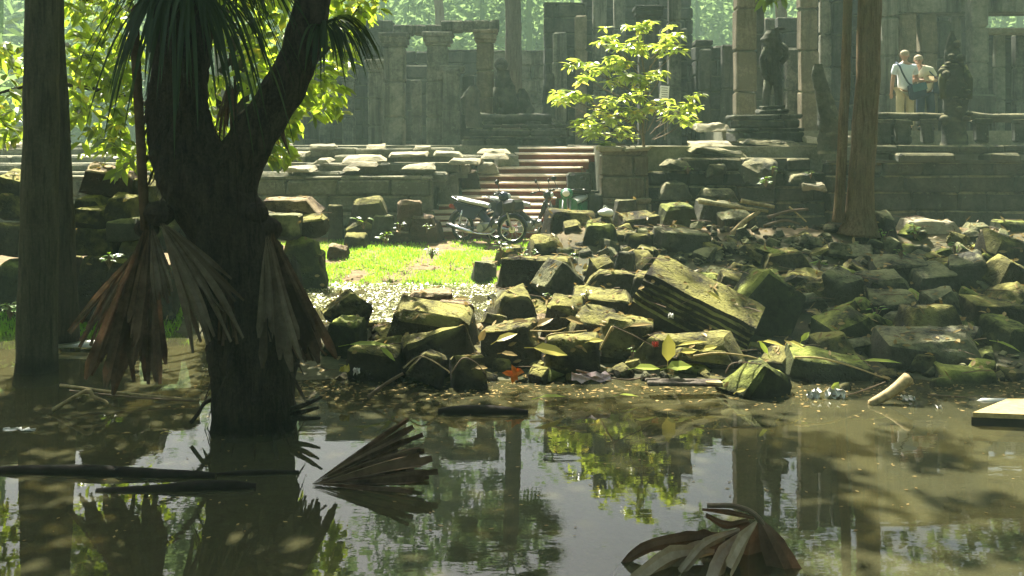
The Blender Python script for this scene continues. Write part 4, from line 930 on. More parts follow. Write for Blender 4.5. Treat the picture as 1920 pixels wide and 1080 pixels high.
for i in range(34):
    p = tw[-1 - int(r.uniform(0, 5))] + Vector((r.gauss(0, .08), r.gauss(0, .08), r.uniform(-.05, .1)))
    mb.leaf(p, (r.gauss(0, .8), r.gauss(0, .5), -r.uniform(.3, 1)), (r.gauss(0, .6), -.6, .6), r.uniform(.18, .3), r.uniform(.07, .11), .3, 0, .15)
mb.build('hanging_leaves', M['leaf_twig'], t)

# leafy broadleaf tree glowing behind the palm
t = thing('leafy_tree', (-3.9, 15, .3), 'broadleaf tree with glowing yellow green leaves behind the dark palm', 'tree')
mb = MB(); limb(mb, [(-3.9, 15, .1), (-4.0, 15, 1.6), (-3.8, 15, 3.2), (-4.1, 15.1, 5), (-4.0, 15.2, 7.6), (-3.0, 15.8, 10)], .13, .06, 10, 6, .03); mb.build('trunk', M['bark_left_back'], t, smooth=True)
BR = [[(-4, 15, 1.9), (-4.8, 14.8, 3.0), (-6.2, 14.5, 3.4), (-7.2, 14.4, 3.2)], [(-3.9, 15, 2.6), (-3.1, 14.8, 3.4), (-2.4, 14.6, 4.0), (-2.0, 14.5, 4.6)], [(-4, 15, 3), (-4.9, 15.2, 4.2), (-5.6, 15.2, 4.9)], [(-4, 15, 2.4), (-3.4, 14.6, 2.9), (-2.9, 14.4, 3.0)], [(-4.1, 15, 3.6), (-3.2, 15.3, 4.8), (-2.6, 15.4, 5.4)], [(-4, 15, 1.5), (-4.6, 14.7, 2.2), (-5.2, 14.6, 2.5)]]
for b in BR:
    mb = MB(); limb(mb, b, .05, .015, 6, 5, .04); mb.build('branch', M['bark_left_back'], t, smooth=True)
r = random.Random(9)
REG = [((-30, 45, 80, 130), 26), ((-20, 45, 130, 262), 40), ((112, 250, -30, 70), 62), ((116, 262, 60, 150), 90), ((118, 262, 145, 230), 84), ((140, 268, 215, 290), 46), ((215, 312, 236, 318), 44), ((384, 426, 140, 262), 40), ((392, 540, -40, 90), 80), ((440, 560, 80, 170), 60), ((600, 690, -40, 30), 46), ((556, 660, 20, 130), 66),
       ((540, 640, 130, 216), 56), ((484, 560, 190, 250), 44), ((474, 540, 236, 300), 34), ((660, 716, -40, 25), 16), ((130, 420, -260, -30), 150), ((400, 760, -260, -30), 150)]
for (x0, x1, y0, y1), n in REG:
    mb = MB(); k = 0
    while k < n:
        d = r.uniform(13.6, 16.2); px, py = r.uniform(x0, x1), r.uniform(y0, y1)
        if noise.noise((px * .022, py * .022, d)) < -.22: k += .5; continue
        p = P(px, py, d); dd = Vector((r.gauss(0, .8), r.gauss(0, .6), -r.uniform(.1, .9)))
        for q in range(r.choice((1, 2, 3))):
            a = dd + Vector((r.gauss(0, .6), r.gauss(0, .6), r.gauss(0, .3)))
            mb.leaf(p, a, (r.gauss(0, .5), r.gauss(-.2, .5), 1), r.uniform(.15, .28), r.uniform(.075, .135), .3, 0, .2)
        k += .42
    mb.build('foliage', M['leaf_bright'], t)

mb = MB(); crown(mb, (-1.6, 16.8, 11), (2.5, 2.2, 1.3), 3200, .28, 19, 36); crown(mb, (.7, 16.3, 11), (1.5, 1.2, .9), 1100, .28, 20, 16); mb.build('crown', M['leaf_crown'], t)
# small bright tree on the stair flank wall
t = thing('small_tree', P(1208, 268, 21.8), 'small bright tree with whorled yellow green leaves on the flank wall', 'tree')
mb = MB(); limb(mb, [P(1207, 276, 21.8), P(1206, 230, 21.8), P(1212, 170, 21.8), P(1204, 110, 21.7), P(1192, 60, 21.7)], .03, .012, 7, 6, .02); mb.build('trunk', M['twig'], t, smooth=True)
CL = [(1192, 52), (1206, 46), (1130, 72), (1148, 80), (1168, 92), (1186, 84), (1204, 92), (1086, 118), (1104, 122), (1124, 130), (1096, 142), (1140, 112), (1158, 124), (1176, 118), (1262, 64), (1250, 80), (1268, 92), (1236, 90), (1184, 146), (1200, 150), (1222, 140), (1240, 136), (1150, 150), (1046, 174), (1062, 180), (1082, 176), (1100, 184), (1052, 190), (1180, 178),
      (1200, 182), (1142, 190), (1160, 200), (1126, 206), (1178, 206), (1196, 216), (1216, 204), (1234, 200), (1254, 206), (1270, 216), (1288, 196), (1300, 182), (1284, 226), (1150, 222), (1168, 240), (1092, 236), (1104, 248), (1086, 228), (1114, 252), (1132, 236), (1180, 256), (1136, 272)]
r = random.Random(21); ends = []
for i, (px, py) in enumerate(CL):
    d = 21.8 + r.uniform(-.45, .45); p = P(px, py, d)
    base = P(lerp(1207, px, .25), max(py + 26, min(262, py + 46)), 21.8)
    mb = MB(); mb.tube(bend([base, base.lerp(p, .55) + Vector((0, 0, -.05)), p], 4), [.012 - .0009 * k for k in range(9)], 5); mb.build('twig', M['twig'], t)
    mb = MB()
    for k in range(r.randint(9, 14)):
        a = 2 * math.pi * k / 9 + r.uniform(-.4, .4); el = r.uniform(-.5, .5)
        mb.leaf(p + Vector((r.gauss(0, .03), r.gauss(0, .03), r.gauss(0, .03))), (math.cos(a), math.sin(a), el), (0, 0, 1), r.uniform(.17, .28), r.uniform(.075, .115), .25, 0, .25)
    for q in range(3):
        p2 = p + Vector((r.gauss(0, .13), r.gauss(0, .16), r.gauss(-.02, .09)))
        for k in range(r.randint(5, 8)):
            a = r.uniform(0, 6.28); mb.leaf(p2, (math.cos(a), math.sin(a), r.uniform(-.5, .5)), (r.gauss(0, .3), r.gauss(0, .3), 1), r.uniform(.16, .27), r.uniform(.075, .115), .25, 0, .25)
    mb.build('leaf_whorl', M['leaf_sap'], t)

# slender palm far behind, its crown mirrored in the pond
t = thing('slender_palm', (0, 30, 2.4), 'slender grey palm trunk rising from the ruins in the middle', 'tree')
mb = MB(); limb(mb, [P(963, 300, 30), P(963, 120, 30), P(961, -40, 30), P(955, -150, 30)], .25, .2, 12, 10, .01, .1); mb.build('trunk', M['bark_far'], t, smooth=True)
cc = P(954, -150, 30); r = random.Random(31)
for i in range(30):
    a = r.uniform(0, 6.28); el = r.uniform(-.7, 1.1); dd = Vector((math.cos(a) * math.cos(el), math.sin(a) * math.cos(el), math.sin(el)))
    e = cc + dd * r.uniform(.9, 1.3); mb = MB(); mb.tube([cc, e], [.03, .02], 5)
    sd = dd.cross(Vector((0, 0, 1))).normalized(); up = sd.cross(dd)
    for k in range(15):
        b = -1.3 + 2.6 * k / 14; dv = dd * math.cos(b) + sd * math.sin(b)
        mb.dia(e, dv + Vector((0, 0, -.12)), up, r.uniform(.7, .95), .1)
    mb.build('frond', M['palm_green'], t)

# forest wall far behind: many trees running together
def forest(seed, y0, y1, x0, x1, ztop, n, per, L, zmin=1.5, gap=0):
    r = random.Random(seed); mb = MB()
    for i in range(n):
        x, y = r.uniform(x0, x1), r.uniform(y0, y1); zt = ztop * r.uniform(.7, 1.05)
        rad = r.uniform(1.8, 3.6)
        zc = r.uniform(zmin, zt)
        for k in range(per):
            q = Vector((r.gauss(0, .5), r.gauss(0, .5), r.gauss(0, .4)))
            mb.dia((x + q.x * rad, y + q.y * rad, zc + q.z * rad), (r.uniform(-1, 1), r.uniform(-1, 1), r.uniform(-.9, .4)), (r.gauss(0, .6), r.gauss(0, .6), 1), L * r.uniform(.6, 1.4), L * r.uniform(.4, .8))
    for i in range(int(n * .25)):
        x, y = r.uniform(x0, x1), r.uniform(y0, y1); mb.tube([(x, y, .5), (x + r.uniform(-.5, .5), y, ztop * .85)], [r.uniform(.15, .35), .1], 6)
    return mb
mb = forest(3, 58, 74, -46, 46, 15, 420, 220, .55); mb2 = forest(4, 78, 92, -60, 60, 19, 460, 170, 1.0)
mb.add(mb2.v, mb2.f)
for (sd, a, b, c_, d_) in ((5, -16, -9, -26, 26), (6, -10, 40, -30, -17), (7, -10, 22, 15, 30)):  # forest at the sides and, unseen, behind the camera, added to cut ambient light
    mb2 = forest(sd, a, b, c_, d_, 13, 170, 150, .75, .8); mb.add(mb2.v, mb2.f)
tag(mb.build('forest', M['leaf_far']), 'hazy green forest closing off the view behind the ruins', 'forest', kind='stuff')
# mid-distance trees: shade on the temple, sky gaps over the water
for i, (x, y, h, rx, lb) in enumerate([(-10, 36, 12, 4.2, 'broad tree over the left gallery wall with its trunk behind the leaves'), (9.5, 38, 13, 4.6, 'tree towering behind the right hand gallery'), (-3.2, 46, 14, 4.4, 'hazy tree behind the rubble lintels'), (16, 33, 12, 4, 'tree beyond the right edge of the gallery')]):
    t = thing('jungle_tree', (x, y, .6), lb, 'tree')
    mb = MB(); limb(mb, [(x, y, .4), (x + .2, y, h * .4), (x - .1, y, h * .75), (x, y, h)], .3, .1, 10, 6, .03, .3); mb.build('trunk', M['bark_far'], t, smooth=True)
    mb = MB(); crown(mb, (x, y, h), (rx, rx, 2.6), 2600, .5, 60 + i, 36); mb.build('crown', M['leaf_far'], t)

# ------------------------------------------------------------------ foreground palm
PD = 9.8
def PP(px, py, dd=0): return P(px, py, PD + dd)
t = thing('old_palm', PP(475, 800), 'dark shaggy palm with hanging dead fronds standing in the water', 'tree')
mb = MB(); s = S(PD)
TR = [(474, 812, 80), (475, 770, 79), (474, 700, 80), (472, 640, 83), (466, 570, 86), (456, 510, 82), (438, 450, 80), (412, 400, 84), (390, 360, 86), (372, 325, 80), (352, 285, 68), (340, 245, 58), (334, 215, 58), (333, 185, 54), (338, 130, 52), (340, 80, 56), (342, 30, 60), (343, -60, 60), (345, -160, 46)]
pp = bend([PP(a, b) for a, b, c in TR], 5); rs = []
for i in range(len(pp)):
    q = i / 5; a = min(len(TR) - 1, int(q)); b = min(len(TR) - 1, a + 1); rs.append(lerp(TR[a][2], TR[b][2], q - a) / s)
nn = 30; vs = []
for i, p in enumerate(pp):
    for j in range(nn):
        th = 2 * math.pi * j / nn; tt = 1 + .09 * noise.noise((math.cos(th) * 2.4, math.sin(th) * 2.4, p.z * 4)) + .06 * noise.noise((math.cos(th) * 7, math.sin(th) * 7, p.z * 14)) + (.05 * ((i + (j % 2) * 2) % 5) / 5 if p.z > .6 else 0)
        vs.append(p + Vector((math.cos(th), math.sin(th) * .85, 0)) * rs[i] * tt)
mb.add(vs, [(i * nn + j, i * nn + (j + 1) % nn, (i + 1) * nn + (j + 1) % nn, (i + 1) * nn + j) for i in range(len(pp) - 1) for j in range(nn)])
mb.build('trunk', M['bark_palm'], t, smooth=True)
mb = MB(); limb(mb, [PP(420, 380), PP(448, 310), PP(486, 240), PP(528, 170), PP(566, 90), PP(584, 20), PP(592, -80), PP(598, -200)], 46 / s, 27 / s, 22, 10, .03, .3, 5, .3); mb.build('limb', M['bark_palm'], t, smooth=True)
# leaf-base stubs and shags on the trunk
r = random.Random(15)
mb = MB()
for i in range(260):
    k = int(r.uniform(2, len(pp) * .75)); p = pp[k]; th = r.uniform(0, 6.28); e = p + Vector((math.cos(th), math.sin(th) * .85, 0)) * rs[k] * .97
    L = r.uniform(.16, .42); mb.dia(e, (math.cos(th) * .6, math.sin(th) * .6, r.choice((-2.2, -1.5, -1))), (math.cos(th), math.sin(th), .2), L, r.uniform(.03, .06))
for (a, b, c, dd, w) in [(500, 430, 30, 0, 1), (276, 428, 24, 0, 1), (300, 400, 30, -.2, 1), (478, 400, 26, -.15, 1)]: mb.ball(PP(a, b, dd), (c / s, c / s, c / s * .8), 9, 6)
tag(mb.build('leaf_base', M['bark_palm'], t), kind='stuff')
mb = MB()
for (a, b), (c, e) in [((540, 770), (604, 744)), ((545, 775), (598, 764)), ((545, 782), (600, 784))]: mb.tube([PP(a, b, -.1), PP((a + c) / 2, (b + e) / 2 + 2, -.15), PP(c, e, -.2)], [.03, .022, .012], 6)
mb.build('root_spike', M['bark_palm'], t)
mb = MB(); mb.tube(bend([PP(400, 748, -.1), PP(382, 758, -.2), PP(372, 775, -.25), PP(358, 793, -.25)], 4), .018, 6); mb.build('aerial_root', M['bark_palm'], t)
mb = MB(); mb.tube(bend([PP(300, 4, -.1), PP(266, 10, -.2), PP(253, 36, -.25), PP(257, 150, -.25), PP(263, 250, -.22), PP(268, 350, -.2), PP(272, 430, -.1)], 6), [.042] * 37, 8); mb.build('hanging_stalk', M['fan_dead'], t, smooth=True)
mb = MB()
for pts in ([(474, 290), (478, 360), (490, 430)], [(440, 150), (444, 280), (446, 420)]): mb.tube(bend([PP(a, b, -.42) for a, b in pts], 5), .012, 5)
mb.build('hanging_vine', M['bark_palm'], t)
# green strap fronds
def straps(c, n, dirs, L, droop, wid, seed, mat='palm_green', name='frond'):
    r = random.Random(seed); mb = MB()
    for i in range(n):
        a0, a1, e0, e1 = dirs; a = r.uniform(a0, a1); el = r.uniform(e0, e1); dv = Vector((math.cos(a) * math.cos(el), math.sin(a) * math.cos(el), math.sin(el)))
        l = L * r.uniform(.65, 1.1); sd = dv.cross(Vector((0, 0, 1))); sd = sd.normalized() if sd.length > .01 else Vector((1, 0, 0)); w = wid * r.uniform(.7, 1.2); k = 9; vs = []
        for j in range(k + 1):
            u = j / k; p = c + dv * l * (u - .25 * u * u) + Vector((0, 0, -droop * l * u ** 2.0 * (1 - .15 * u))); ww = w * (math.sin(math.pi * min(1, u * .9 + .12)) ** .6) * (1 if u < .97 else .2)
            dn = Vector((0, 0, -ww * .35)); vs += [p - sd * ww, p + dn, p + sd * ww]
        mb.add(vs, [(j * 3, j * 3 + 1, j * 3 + 4, j * 3 + 3) for j in range(k)] + [(j * 3 + 1, j * 3 + 2, j * 3 + 5, j * 3 + 4) for j in range(k)])
    mb.build(name, M[mat], t)
cA = PP(352, -70)
for i in range(9): straps(cA + Vector((.1 * math.cos(i), .1 * math.sin(i), .05 * i)), 18, (i * .7 - 3.2, i * .7 - 2.3, -.2, .7), 1.25, 1.05, .016, 100 + i)
for i in range(5): straps(PP(352, -10, -.3) + Vector((-.25 + i * .13, 0, 0)), 12, (-2.4 + i * .4, -1.4 + i * .4, -.6, .3), 1.05, 1.1, .017, 130 + i)
cB = PP(600, 50, -.15)
for i in range(6): straps(cB + Vector((.03 * i, 0, .02 * i)), 15, (-1.9 + i * .42, -1.2 + i * .42, -.2, .45), .62, 1.0, .012, 150 + i)
for i in range(4): straps(PP(440 + i * 14, -40, .05), 12, (-2.2 + i * .7, -1.2 + i * .7, -.1, .5), 1.0, .8, .014, 170 + i)
# dead pleated fans
def fan(mb, apex, dirv, side, L, spread, n, split=.6, droop=.0, curl=.0, seed=0, jag=.25, pleat=.008, taper=.6, off=0):
    r = random.Random(seed); apex = Vector(apex); dirv = Vector(dirv).normalized(); side = Vector(side); side = (side - dirv * side.dot(dirv)).normalized(); nrm = dirv.cross(side)
    dl = spread / n; k = 10
    for i in range(n):
        a = -spread / 2 + dl * (i + .5) + off; l = L * (1 - jag * r.random()); tw = r.gauss(0, .11); sag = r.uniform(.5, 1.4); sp = min(.95, split * r.uniform(.9, 1.25)); vs = []
        for j in range(k + 1):
            u = j / k
            def pt(ang, z):
                wob = math.sin(u * 5 + i * .9) * .015 * L
                q = apex + (dirv * math.cos(ang) + side * math.sin(ang)) * l * u + nrm * (z + curl * L * math.sin(ang) ** 2 * u + wob) + Vector((0, 0, -droop * l * u * u * sag))
                return q
            h = dl * .56 if u < sp else dl * .56 * max(taper, 1 - ((u - sp) / (1 - sp)) ** 1.3)
            drift = tw * max(0, u - sp); z0 = pleat * u * (1 if i % 2 else -1)
            vs += [pt(a - h + drift, -z0), pt(a + drift, z0), pt(a + h + drift, -z0)]
        mb.add(vs, [(j * 3, j * 3 + 1, j * 3 + 4, j * 3 + 3) for j in range(k)] + [(j * 3 + 1, j * 3 + 2, j * 3 + 5, j * 3 + 4) for j in range(k)])
def deadfan(label_, apex, *a, mat='fan_dead', **k):
    mb = MB(); fan(mb, apex, *a, **k); k2 = dict(k); k2['seed'] = k['seed'] + 50; k2['off'] = .03; k2['jag'] = .3; fan(mb, Vector(apex) + Vector((.01, .035, 0)), *a, **k2); o = mb.build('dead_frond', M[mat], t); o['label'] = label_
deadfan('large brown fan hanging at the left of the trunk', PP(272, 425, -.3), (-.14, -.05, -1), (1, .25, 0), 1.5, .5, 8, .85, 0, .1, seed=1, jag=.38, taper=.3, pleat=.006)
deadfan('brown fan hanging in front of the left fan', PP(282, 428, -.45), (-.05, -.12, -1), (1, -.2, 0), 1.36, .4, 6, .85, 0, .1, seed=2, jag=.4, taper=.3, pleat=.006)
deadfan('swept fan falling across the trunk to the right', PP(300, 418, -.5), (.62, -.08, -.75), (1, 0, .8), 1.02, .7, 7, .6, .3, .14, seed=3, mat='fan_grey', jag=.5, taper=.25, pleat=.008)
deadfan('short pale fan lit at the top left of the trunk', PP(284, 430, -.52), (.22, -.12, -1), (1, -.1, 0), .68, .4, 6, .7, 0, .1, seed=4, mat='fan_grey')
deadfan('grey fan at the right of the trunk', PP(500, 440, -.4), (.1, -.05, -1), (1, -.25, 0), 1.22, .44, 6, .85, 0, .1, seed=5, jag=.4, taper=.3, pleat=.006, mat='fan_grey')
deadfan('brown fan behind the grey right fan', PP(508, 436, -.2), (.26, .0, -1), (1, .2, 0), 1.36, .42, 6, .8, 0, .1, seed=6, jag=.4, taper=.3, pleat=.006)
deadfan('narrow brown fan hanging over the trunk', PP(420, 520, -.5), (.05, -.02, -1), (1, 0, 0), .6, .42, 6, .4, 0, .1, seed=7)
deadfan('grey leaf trailing to the lower left', PP(255, 470, .25), (-.62, -.02, -.85), (1, .3, -.4), 1.0, .3, 6, .5, .05, .1, seed=8, mat='fan_grey')
deadfan('dry sheath hanging in the fork of the palm', PP(430, 150, -.05), (-.05, -.1, -1), (1, 0, .1), .62, .5, 6, .5, 0, .1, seed=40, jag=.5, taper=.2)
deadfan('dry sheath hanging under the right limb', PP(520, 190, .05), (-.15, -.05, -1), (1, 0, .2), .55, .6, 6, .5, 0, .1, seed=41, jag=.5, taper=.2)
deadfan('dry tuft at the right foot of the trunk', PP(560, 600, -.1), (.25, 0, -1), (1, 0, 0), .42, .7, 8, .3, 0, .1, seed=9)

# fallen fronds in the pond
T_ = t
mb = MB(); apx = P(585, 908, 8.15)
fan(mb, apx, (1, .3, .31), (-.25, .55, 1), .96, .6, 10, .85, .06, .12, seed=20, jag=.3, pleat=.012); fan(mb, apx + Vector((.02, .04, -.02)), (1, .2, .3), (-.25, .55, 1), .9, .6, 9, .9, .06, .12, seed=22, jag=.25, pleat=.012)
fan(mb, apx, (1, -.1, .12), (0, .7, .6), 1.0, .5, 6, .8, .02, .1, seed=21, jag=.25, pleat=.02)
o = mb.build('fallen_frond', M['fan_dead'], origin=apx); tag(o, 'brown pleated palm fan lying half sunk in the middle of the pond', 'palm frond')
t = thing('fallen_frond', P(1420, 972, 6.7), 'nearest dead palm frond folded over its stalk at the bottom edge', 'palm frond')
apx = P(1421, 976, 6.7)
def blade(lb, pts, mat, dd=0.0, seed=0, tear=.25):
    # broad folded blade through picture points, each with a width; leans towards or away from the viewer by dd
    r = random.Random(seed); n = len(pts); ws = [q[2] for q in pts]
    pp = bend([P(q[0], q[1], 6.7 + dd * i / (n - 1)) for i, q in enumerate(pts)], 6); m_ = len(pp); vs = []
    for i, p in enumerate(pp):
        u = i / (m_ - 1) * (n - 1); k = min(n - 2, int(u)); w = lerp(ws[k], ws[k + 1], u - k) / S(6.7) / 2
        tn = (pp[min(m_ - 1, i + 1)] - pp[max(0, i - 1)]).normalized(); sd = tn.cross(Vector((0, 1, .25))).normalized(); nm = sd.cross(tn)
        for q in (-1, -.5, 0, .5, 1): vs.append(p + sd * w * q * (1 + .12 * noise.noise((i * .6, q * 2, seed))) + nm * w * (.35 * abs(q) + .12 * (1 if q in (-.5, .5) else 0)) + tn * (r.uniform(0, tear) * w * 2 if i == m_ - 1 else 0))
    mb = MB(); mb.add(vs, [(i * 5 + j, i * 5 + j + 1, i * 5 + j + 6, i * 5 + j + 5) for i in range(m_ - 1) for j in range(4)])
    o = mb.build('frond_blade', M[mat], t, smooth=False); o['label'] = lb
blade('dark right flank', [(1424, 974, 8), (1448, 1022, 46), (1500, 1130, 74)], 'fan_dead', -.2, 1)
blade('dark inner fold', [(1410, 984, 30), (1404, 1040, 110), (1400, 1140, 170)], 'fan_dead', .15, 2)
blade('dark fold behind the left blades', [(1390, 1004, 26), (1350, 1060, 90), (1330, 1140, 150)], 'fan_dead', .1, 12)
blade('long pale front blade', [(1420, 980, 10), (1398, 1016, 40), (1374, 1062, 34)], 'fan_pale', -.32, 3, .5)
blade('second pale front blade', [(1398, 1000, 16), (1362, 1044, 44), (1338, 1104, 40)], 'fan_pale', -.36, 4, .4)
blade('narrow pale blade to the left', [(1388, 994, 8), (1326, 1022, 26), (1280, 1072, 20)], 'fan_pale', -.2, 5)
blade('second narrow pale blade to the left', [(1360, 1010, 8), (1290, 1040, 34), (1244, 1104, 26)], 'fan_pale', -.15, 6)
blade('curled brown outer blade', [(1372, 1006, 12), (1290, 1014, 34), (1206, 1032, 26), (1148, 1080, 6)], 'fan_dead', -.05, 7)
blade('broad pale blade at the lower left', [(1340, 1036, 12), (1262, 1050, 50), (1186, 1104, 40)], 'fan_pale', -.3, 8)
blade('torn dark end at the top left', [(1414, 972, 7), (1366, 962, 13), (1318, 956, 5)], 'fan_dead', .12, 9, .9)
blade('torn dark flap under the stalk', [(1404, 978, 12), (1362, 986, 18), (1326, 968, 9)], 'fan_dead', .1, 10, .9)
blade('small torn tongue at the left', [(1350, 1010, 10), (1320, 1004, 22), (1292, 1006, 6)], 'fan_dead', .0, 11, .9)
mb = MB(); mb.tube(bend([apx + Vector((-.3, .1, .06)), apx + Vector((-.12, .05, .07)), apx + Vector((.01, 0, .01)), apx + Vector((.13, -.05, -.22)), apx + Vector((.26, -.12, -.6))], 5), .016, 7); mb.build('stalk', M['fan_grey'], t)
# ------------------------------------------------------------------ people
def skin_obj(name, verts, edges, radii, mat, parent, sub=2):
    me = bpy.data.meshes.new(name); me.from_pydata(verts, edges, []); me.materials.append(mat)
    o = bpy.data.objects.new(name, me); COL.objects.link(o); o.parent = parent
    sk = o.modifiers.new('Skin', 'SKIN'); sk.use_smooth_shade = True
    lay = me.skin_vertices[0] if me.skin_vertices else None
    if lay is None:
        bm = bmesh.new(); bm.from_mesh(me); bm.verts.layers.skin.verify(); bm.to_mesh(me); bm.free(); lay = me.skin_vertices[0]
    for i, r in enumerate(radii): lay.data[i].radius = r if isinstance(r, tuple) else (r, r)
    lay.data[0].use_root = True
    ss = o.modifiers.new('Subsurf', 'SUBSURF'); ss.levels = sub; ss.render_levels = sub
    return o
def person(loc, rot, label_, pose, shirt, trousers):
    t = thing('person', loc, label_, 'person')
    V, E, Rr = [], [], []
    def chain(pts, rads, start=None):
        last = start
        for p, r in zip(pts, rads):
            V.append(p); Rr.append(r)
            if last is not None: E.append((last, len(V) - 1))
            last = len(V) - 1
        return last
    T = pose['torso']; chain(T, [.10, .11, .145, .14, .06, .052, .078, .092, .075]); nk = 4
    for L in pose['legs']: chain(L, [.075, .055, .04, .038, .03], 0)
    for A in pose['arms']:
        h = chain(A, [.052, .046, .036, .026], 3)
        p = Vector(A[-1]); dv = (p - Vector(A[-2])).normalized(); sd = dv.cross(Vector((0, 1, .2))).normalized()
        pal = chain([tuple(p + dv * .05)], [.026], h)
        for f_ in range(4):
            o_ = sd * (-.027 + .018 * f_); l = (.055, .07, .066, .05)[f_]
            chain([tuple(p + dv * .085 + o_), tuple(p + dv * (.085 + l * .5) + o_ + Vector((0, .006, -.004))), tuple(p + dv * (.085 + l) + o_ + Vector((0, .016, -.012)))], [.009, .0085, .007], pal)
        chain([tuple(p + dv * .05 - sd * .04), tuple(p + dv * .085 - sd * .055)], [.010, .008], h)
    b = skin_obj('body', V, E, Rr, M['skin'], t)
    # face and ears belong to the same figure: small features on the head
    hd = Vector(T[7]); f = Vector(pose['face']).normalized(); sd = f.cross(Vector((0, 0, 1))).normalized()
    mb = MB(); mb.ball(hd + f * .098 + Vector((0, 0, -.01)), (.018, .018, .026), 8, 6)
    for q in (-1, 1): mb.ball(hd + sd * .088 * q, (.02, .02, .032), 8, 6)
    o = mb.build('face_detail', M['skin'], None, smooth=True); o.parent = t
    mb = MB()
    for q in (-1, 1): mb.ball(hd + f * .086 + sd * .034 * q + Vector((0, 0, .02)), .011, 7, 5)
    mb.ball(hd + f * .088 + Vector((0, 0, -.05)), (.024, .012, .007), 7, 5, 0)
    o = mb.build('eyes_and_mouth', M['wood_dark'], None, smooth=True); o.parent = t
    mb = MB(); mb.ball(hd + Vector((0, 0, .038)) - f * .012, (.1, .104, .078), 14, 9); o = mb.build('hair', M['hair'], None, smooth=True); o.parent = t
    S1 = T[1:4]; V2 = [T[1], T[2], T[3], (T[4][0], T[4][1], T[4][2] - .03)]; E2 = [(0, 1), (1, 2), (2, 3)]; R2 = [.165, .175, .165, .085]
    V2.insert(0, tuple(Vector(T[0]) + Vector((0, 0, -.1)))); E2 = [(a + 1, b + 1) for a, b in E2] + [(0, 1)]; R2.insert(0, .185)
    for A in pose['arms']:
        k = len(V2); V2 += [A[0], tuple(Vector(A[0]).lerp(Vector(A[1]), .75))]; E2 += [(3, k), (k, k + 1)]; R2 += [.078, .074]
    skin_obj('shirt', V2, E2, R2, M[shirt], t)
    V3 = [tuple(Vector(T[0]) + Vector((0, 0, .02)))]; E3 = []; R3 = [.17]
    for L in pose['legs']:
        k = len(V3); V3 += [L[0], L[1], L[2], tuple(Vector(L[3]) + Vector((0, 0, .03)))]; E3 += [(0, k), (k, k + 1), (k + 1, k + 2), (k + 2, k + 3)]; R3 += [.11, .095, .082, .078]
    skin_obj('trousers', V3, E3, R3, M[trousers], t)
    for L in pose['legs']:
        mb = MB(); e = Vector(L[4]); mb.ball(e + Vector((0, 0, -.005)), (.05, .12, .045), 10, 7); o = mb.build('shoe', M['wood_dark'], None, smooth=True); o.parent = t
    t.rotation_euler = (0, 0, R_(rot)); return t
z0 = 2.85
d1 = 23.8
p1 = person((X(1697, d1), d1, z0), 0, 'visitor in pale blue shirt and khaki trousers seen from behind with a navy shoulder bag', dict(
    torso=[(0, 0, .95), (0, .01, 1.1), (0, .02, 1.28), (0, .02, 1.42), (.0, .03, 1.53), (.01, .04, 1.58), (.01, .05, 1.62), (.01, .06, 1.68), (.01, .06, 1.74)],
    legs=[[(s_ * .1, 0, .86), (s_ * .11, .01, .5), (s_ * .12, -.01, .14), (s_ * .12, 0, .07), (s_ * .13, .1, .04)] for s_ in (-1, 1)],
    arms=[[(-.21, .01, 1.42), (-.27, .0, 1.15), (-.27, .08, .92), (-.265, .1, .86)], [(.21, .02, 1.42), (.29, .06, 1.17), (.28, .28, 1.1), (.27, .33, 1.1)]], face=(0, 1, 0)), 'shirt_white', 'khaki')
def local(mb, name, mat, parent, **k):
    o = mb.build(name, mat, None, **k); o.parent = parent; return o
t = thing('shoulder_bag', (X(1697, d1), d1, z0), 'navy shoulder bag with a teal flap on the hip of the pale shirted visitor', 'bag')
mb = MB(); mb.cbox((.2, -.2, .86), (.42, .13, .33), .06, random.Random(3), (0, R_(-12), R_(14)), 0, .01); local(mb, 'bag_body', M['navy'], t, ang=60)
M['teal'] = plain('teal_cloth', (.06, .13, .15), .8, .2, .2)
mb = MB(); mb.cbox((.23, -.265, .95), (.36, .03, .16), .02, random.Random(4), (0, R_(-12), R_(14)), 0, .006); local(mb, 'flap', M['teal'], t, ang=60)
mb = MB(); mb.tube(bend([(-.17, .1, 1.5), (-.19, .0, 1.51), (-.18, -.16, 1.42), (-.12, -.2, 1.25), (.0, -.215, 1.04), (.12, -.22, .98)], 5), .02, 6); local(mb, 'strap', M['navy'], t)
d2 = 24.1
p2 = person((X(1731, d2), d2, z0), 0, 'visitor in a cream shirt bowing the head over something held in both hands', dict(
    torso=[(.06, .06, .95), (.05, .03, 1.09), (.0, -.02, 1.25), (-.05, -.06, 1.37), (-.12, -.11, 1.45), (-.14, -.13, 1.49), (-.16, -.15, 1.525), (-.175, -.17, 1.575), (-.17, -.16, 1.63)],
    legs=[[(.06 + s_ * .1, .05, .86), (.06 + s_ * .12, .0, .5), (.06 + s_ * .12, .04, .14), (.06 + s_ * .12, .03, .07), (.04 + s_ * .13, -.07, .04)] for s_ in (-1, 1)],
    arms=[[(-.2, .02, 1.38), (-.27, -.08, 1.14), (-.14, -.3, 1.11), (-.09, -.33, 1.12)], [(.16, -.06, 1.36), (.24, -.16, 1.13), (.06, -.33, 1.1), (.01, -.35, 1.11)]], face=(-.5, -.8, -.3)), 'shirt_cream', 'navy')
t = thing('booklet', (X(1731, d2), d2, z0), 'small open booklet held by the visitor in the cream shirt', 'booklet')
mb = MB(); mb.box((-.09, -.4, 1.15), (.12, .01, .16), (R_(-50), 0, R_(16))); mb.box((.02, -.41, 1.15), (.12, .01, .16), (R_(-50), 0, R_(-16))); local(mb, 'pages', M['wood_pale'], t)
t = thing('camera_bag', (X(1748, d2), d2, z0), 'dark bag hanging at the side of the visitor in the cream shirt', 'bag')
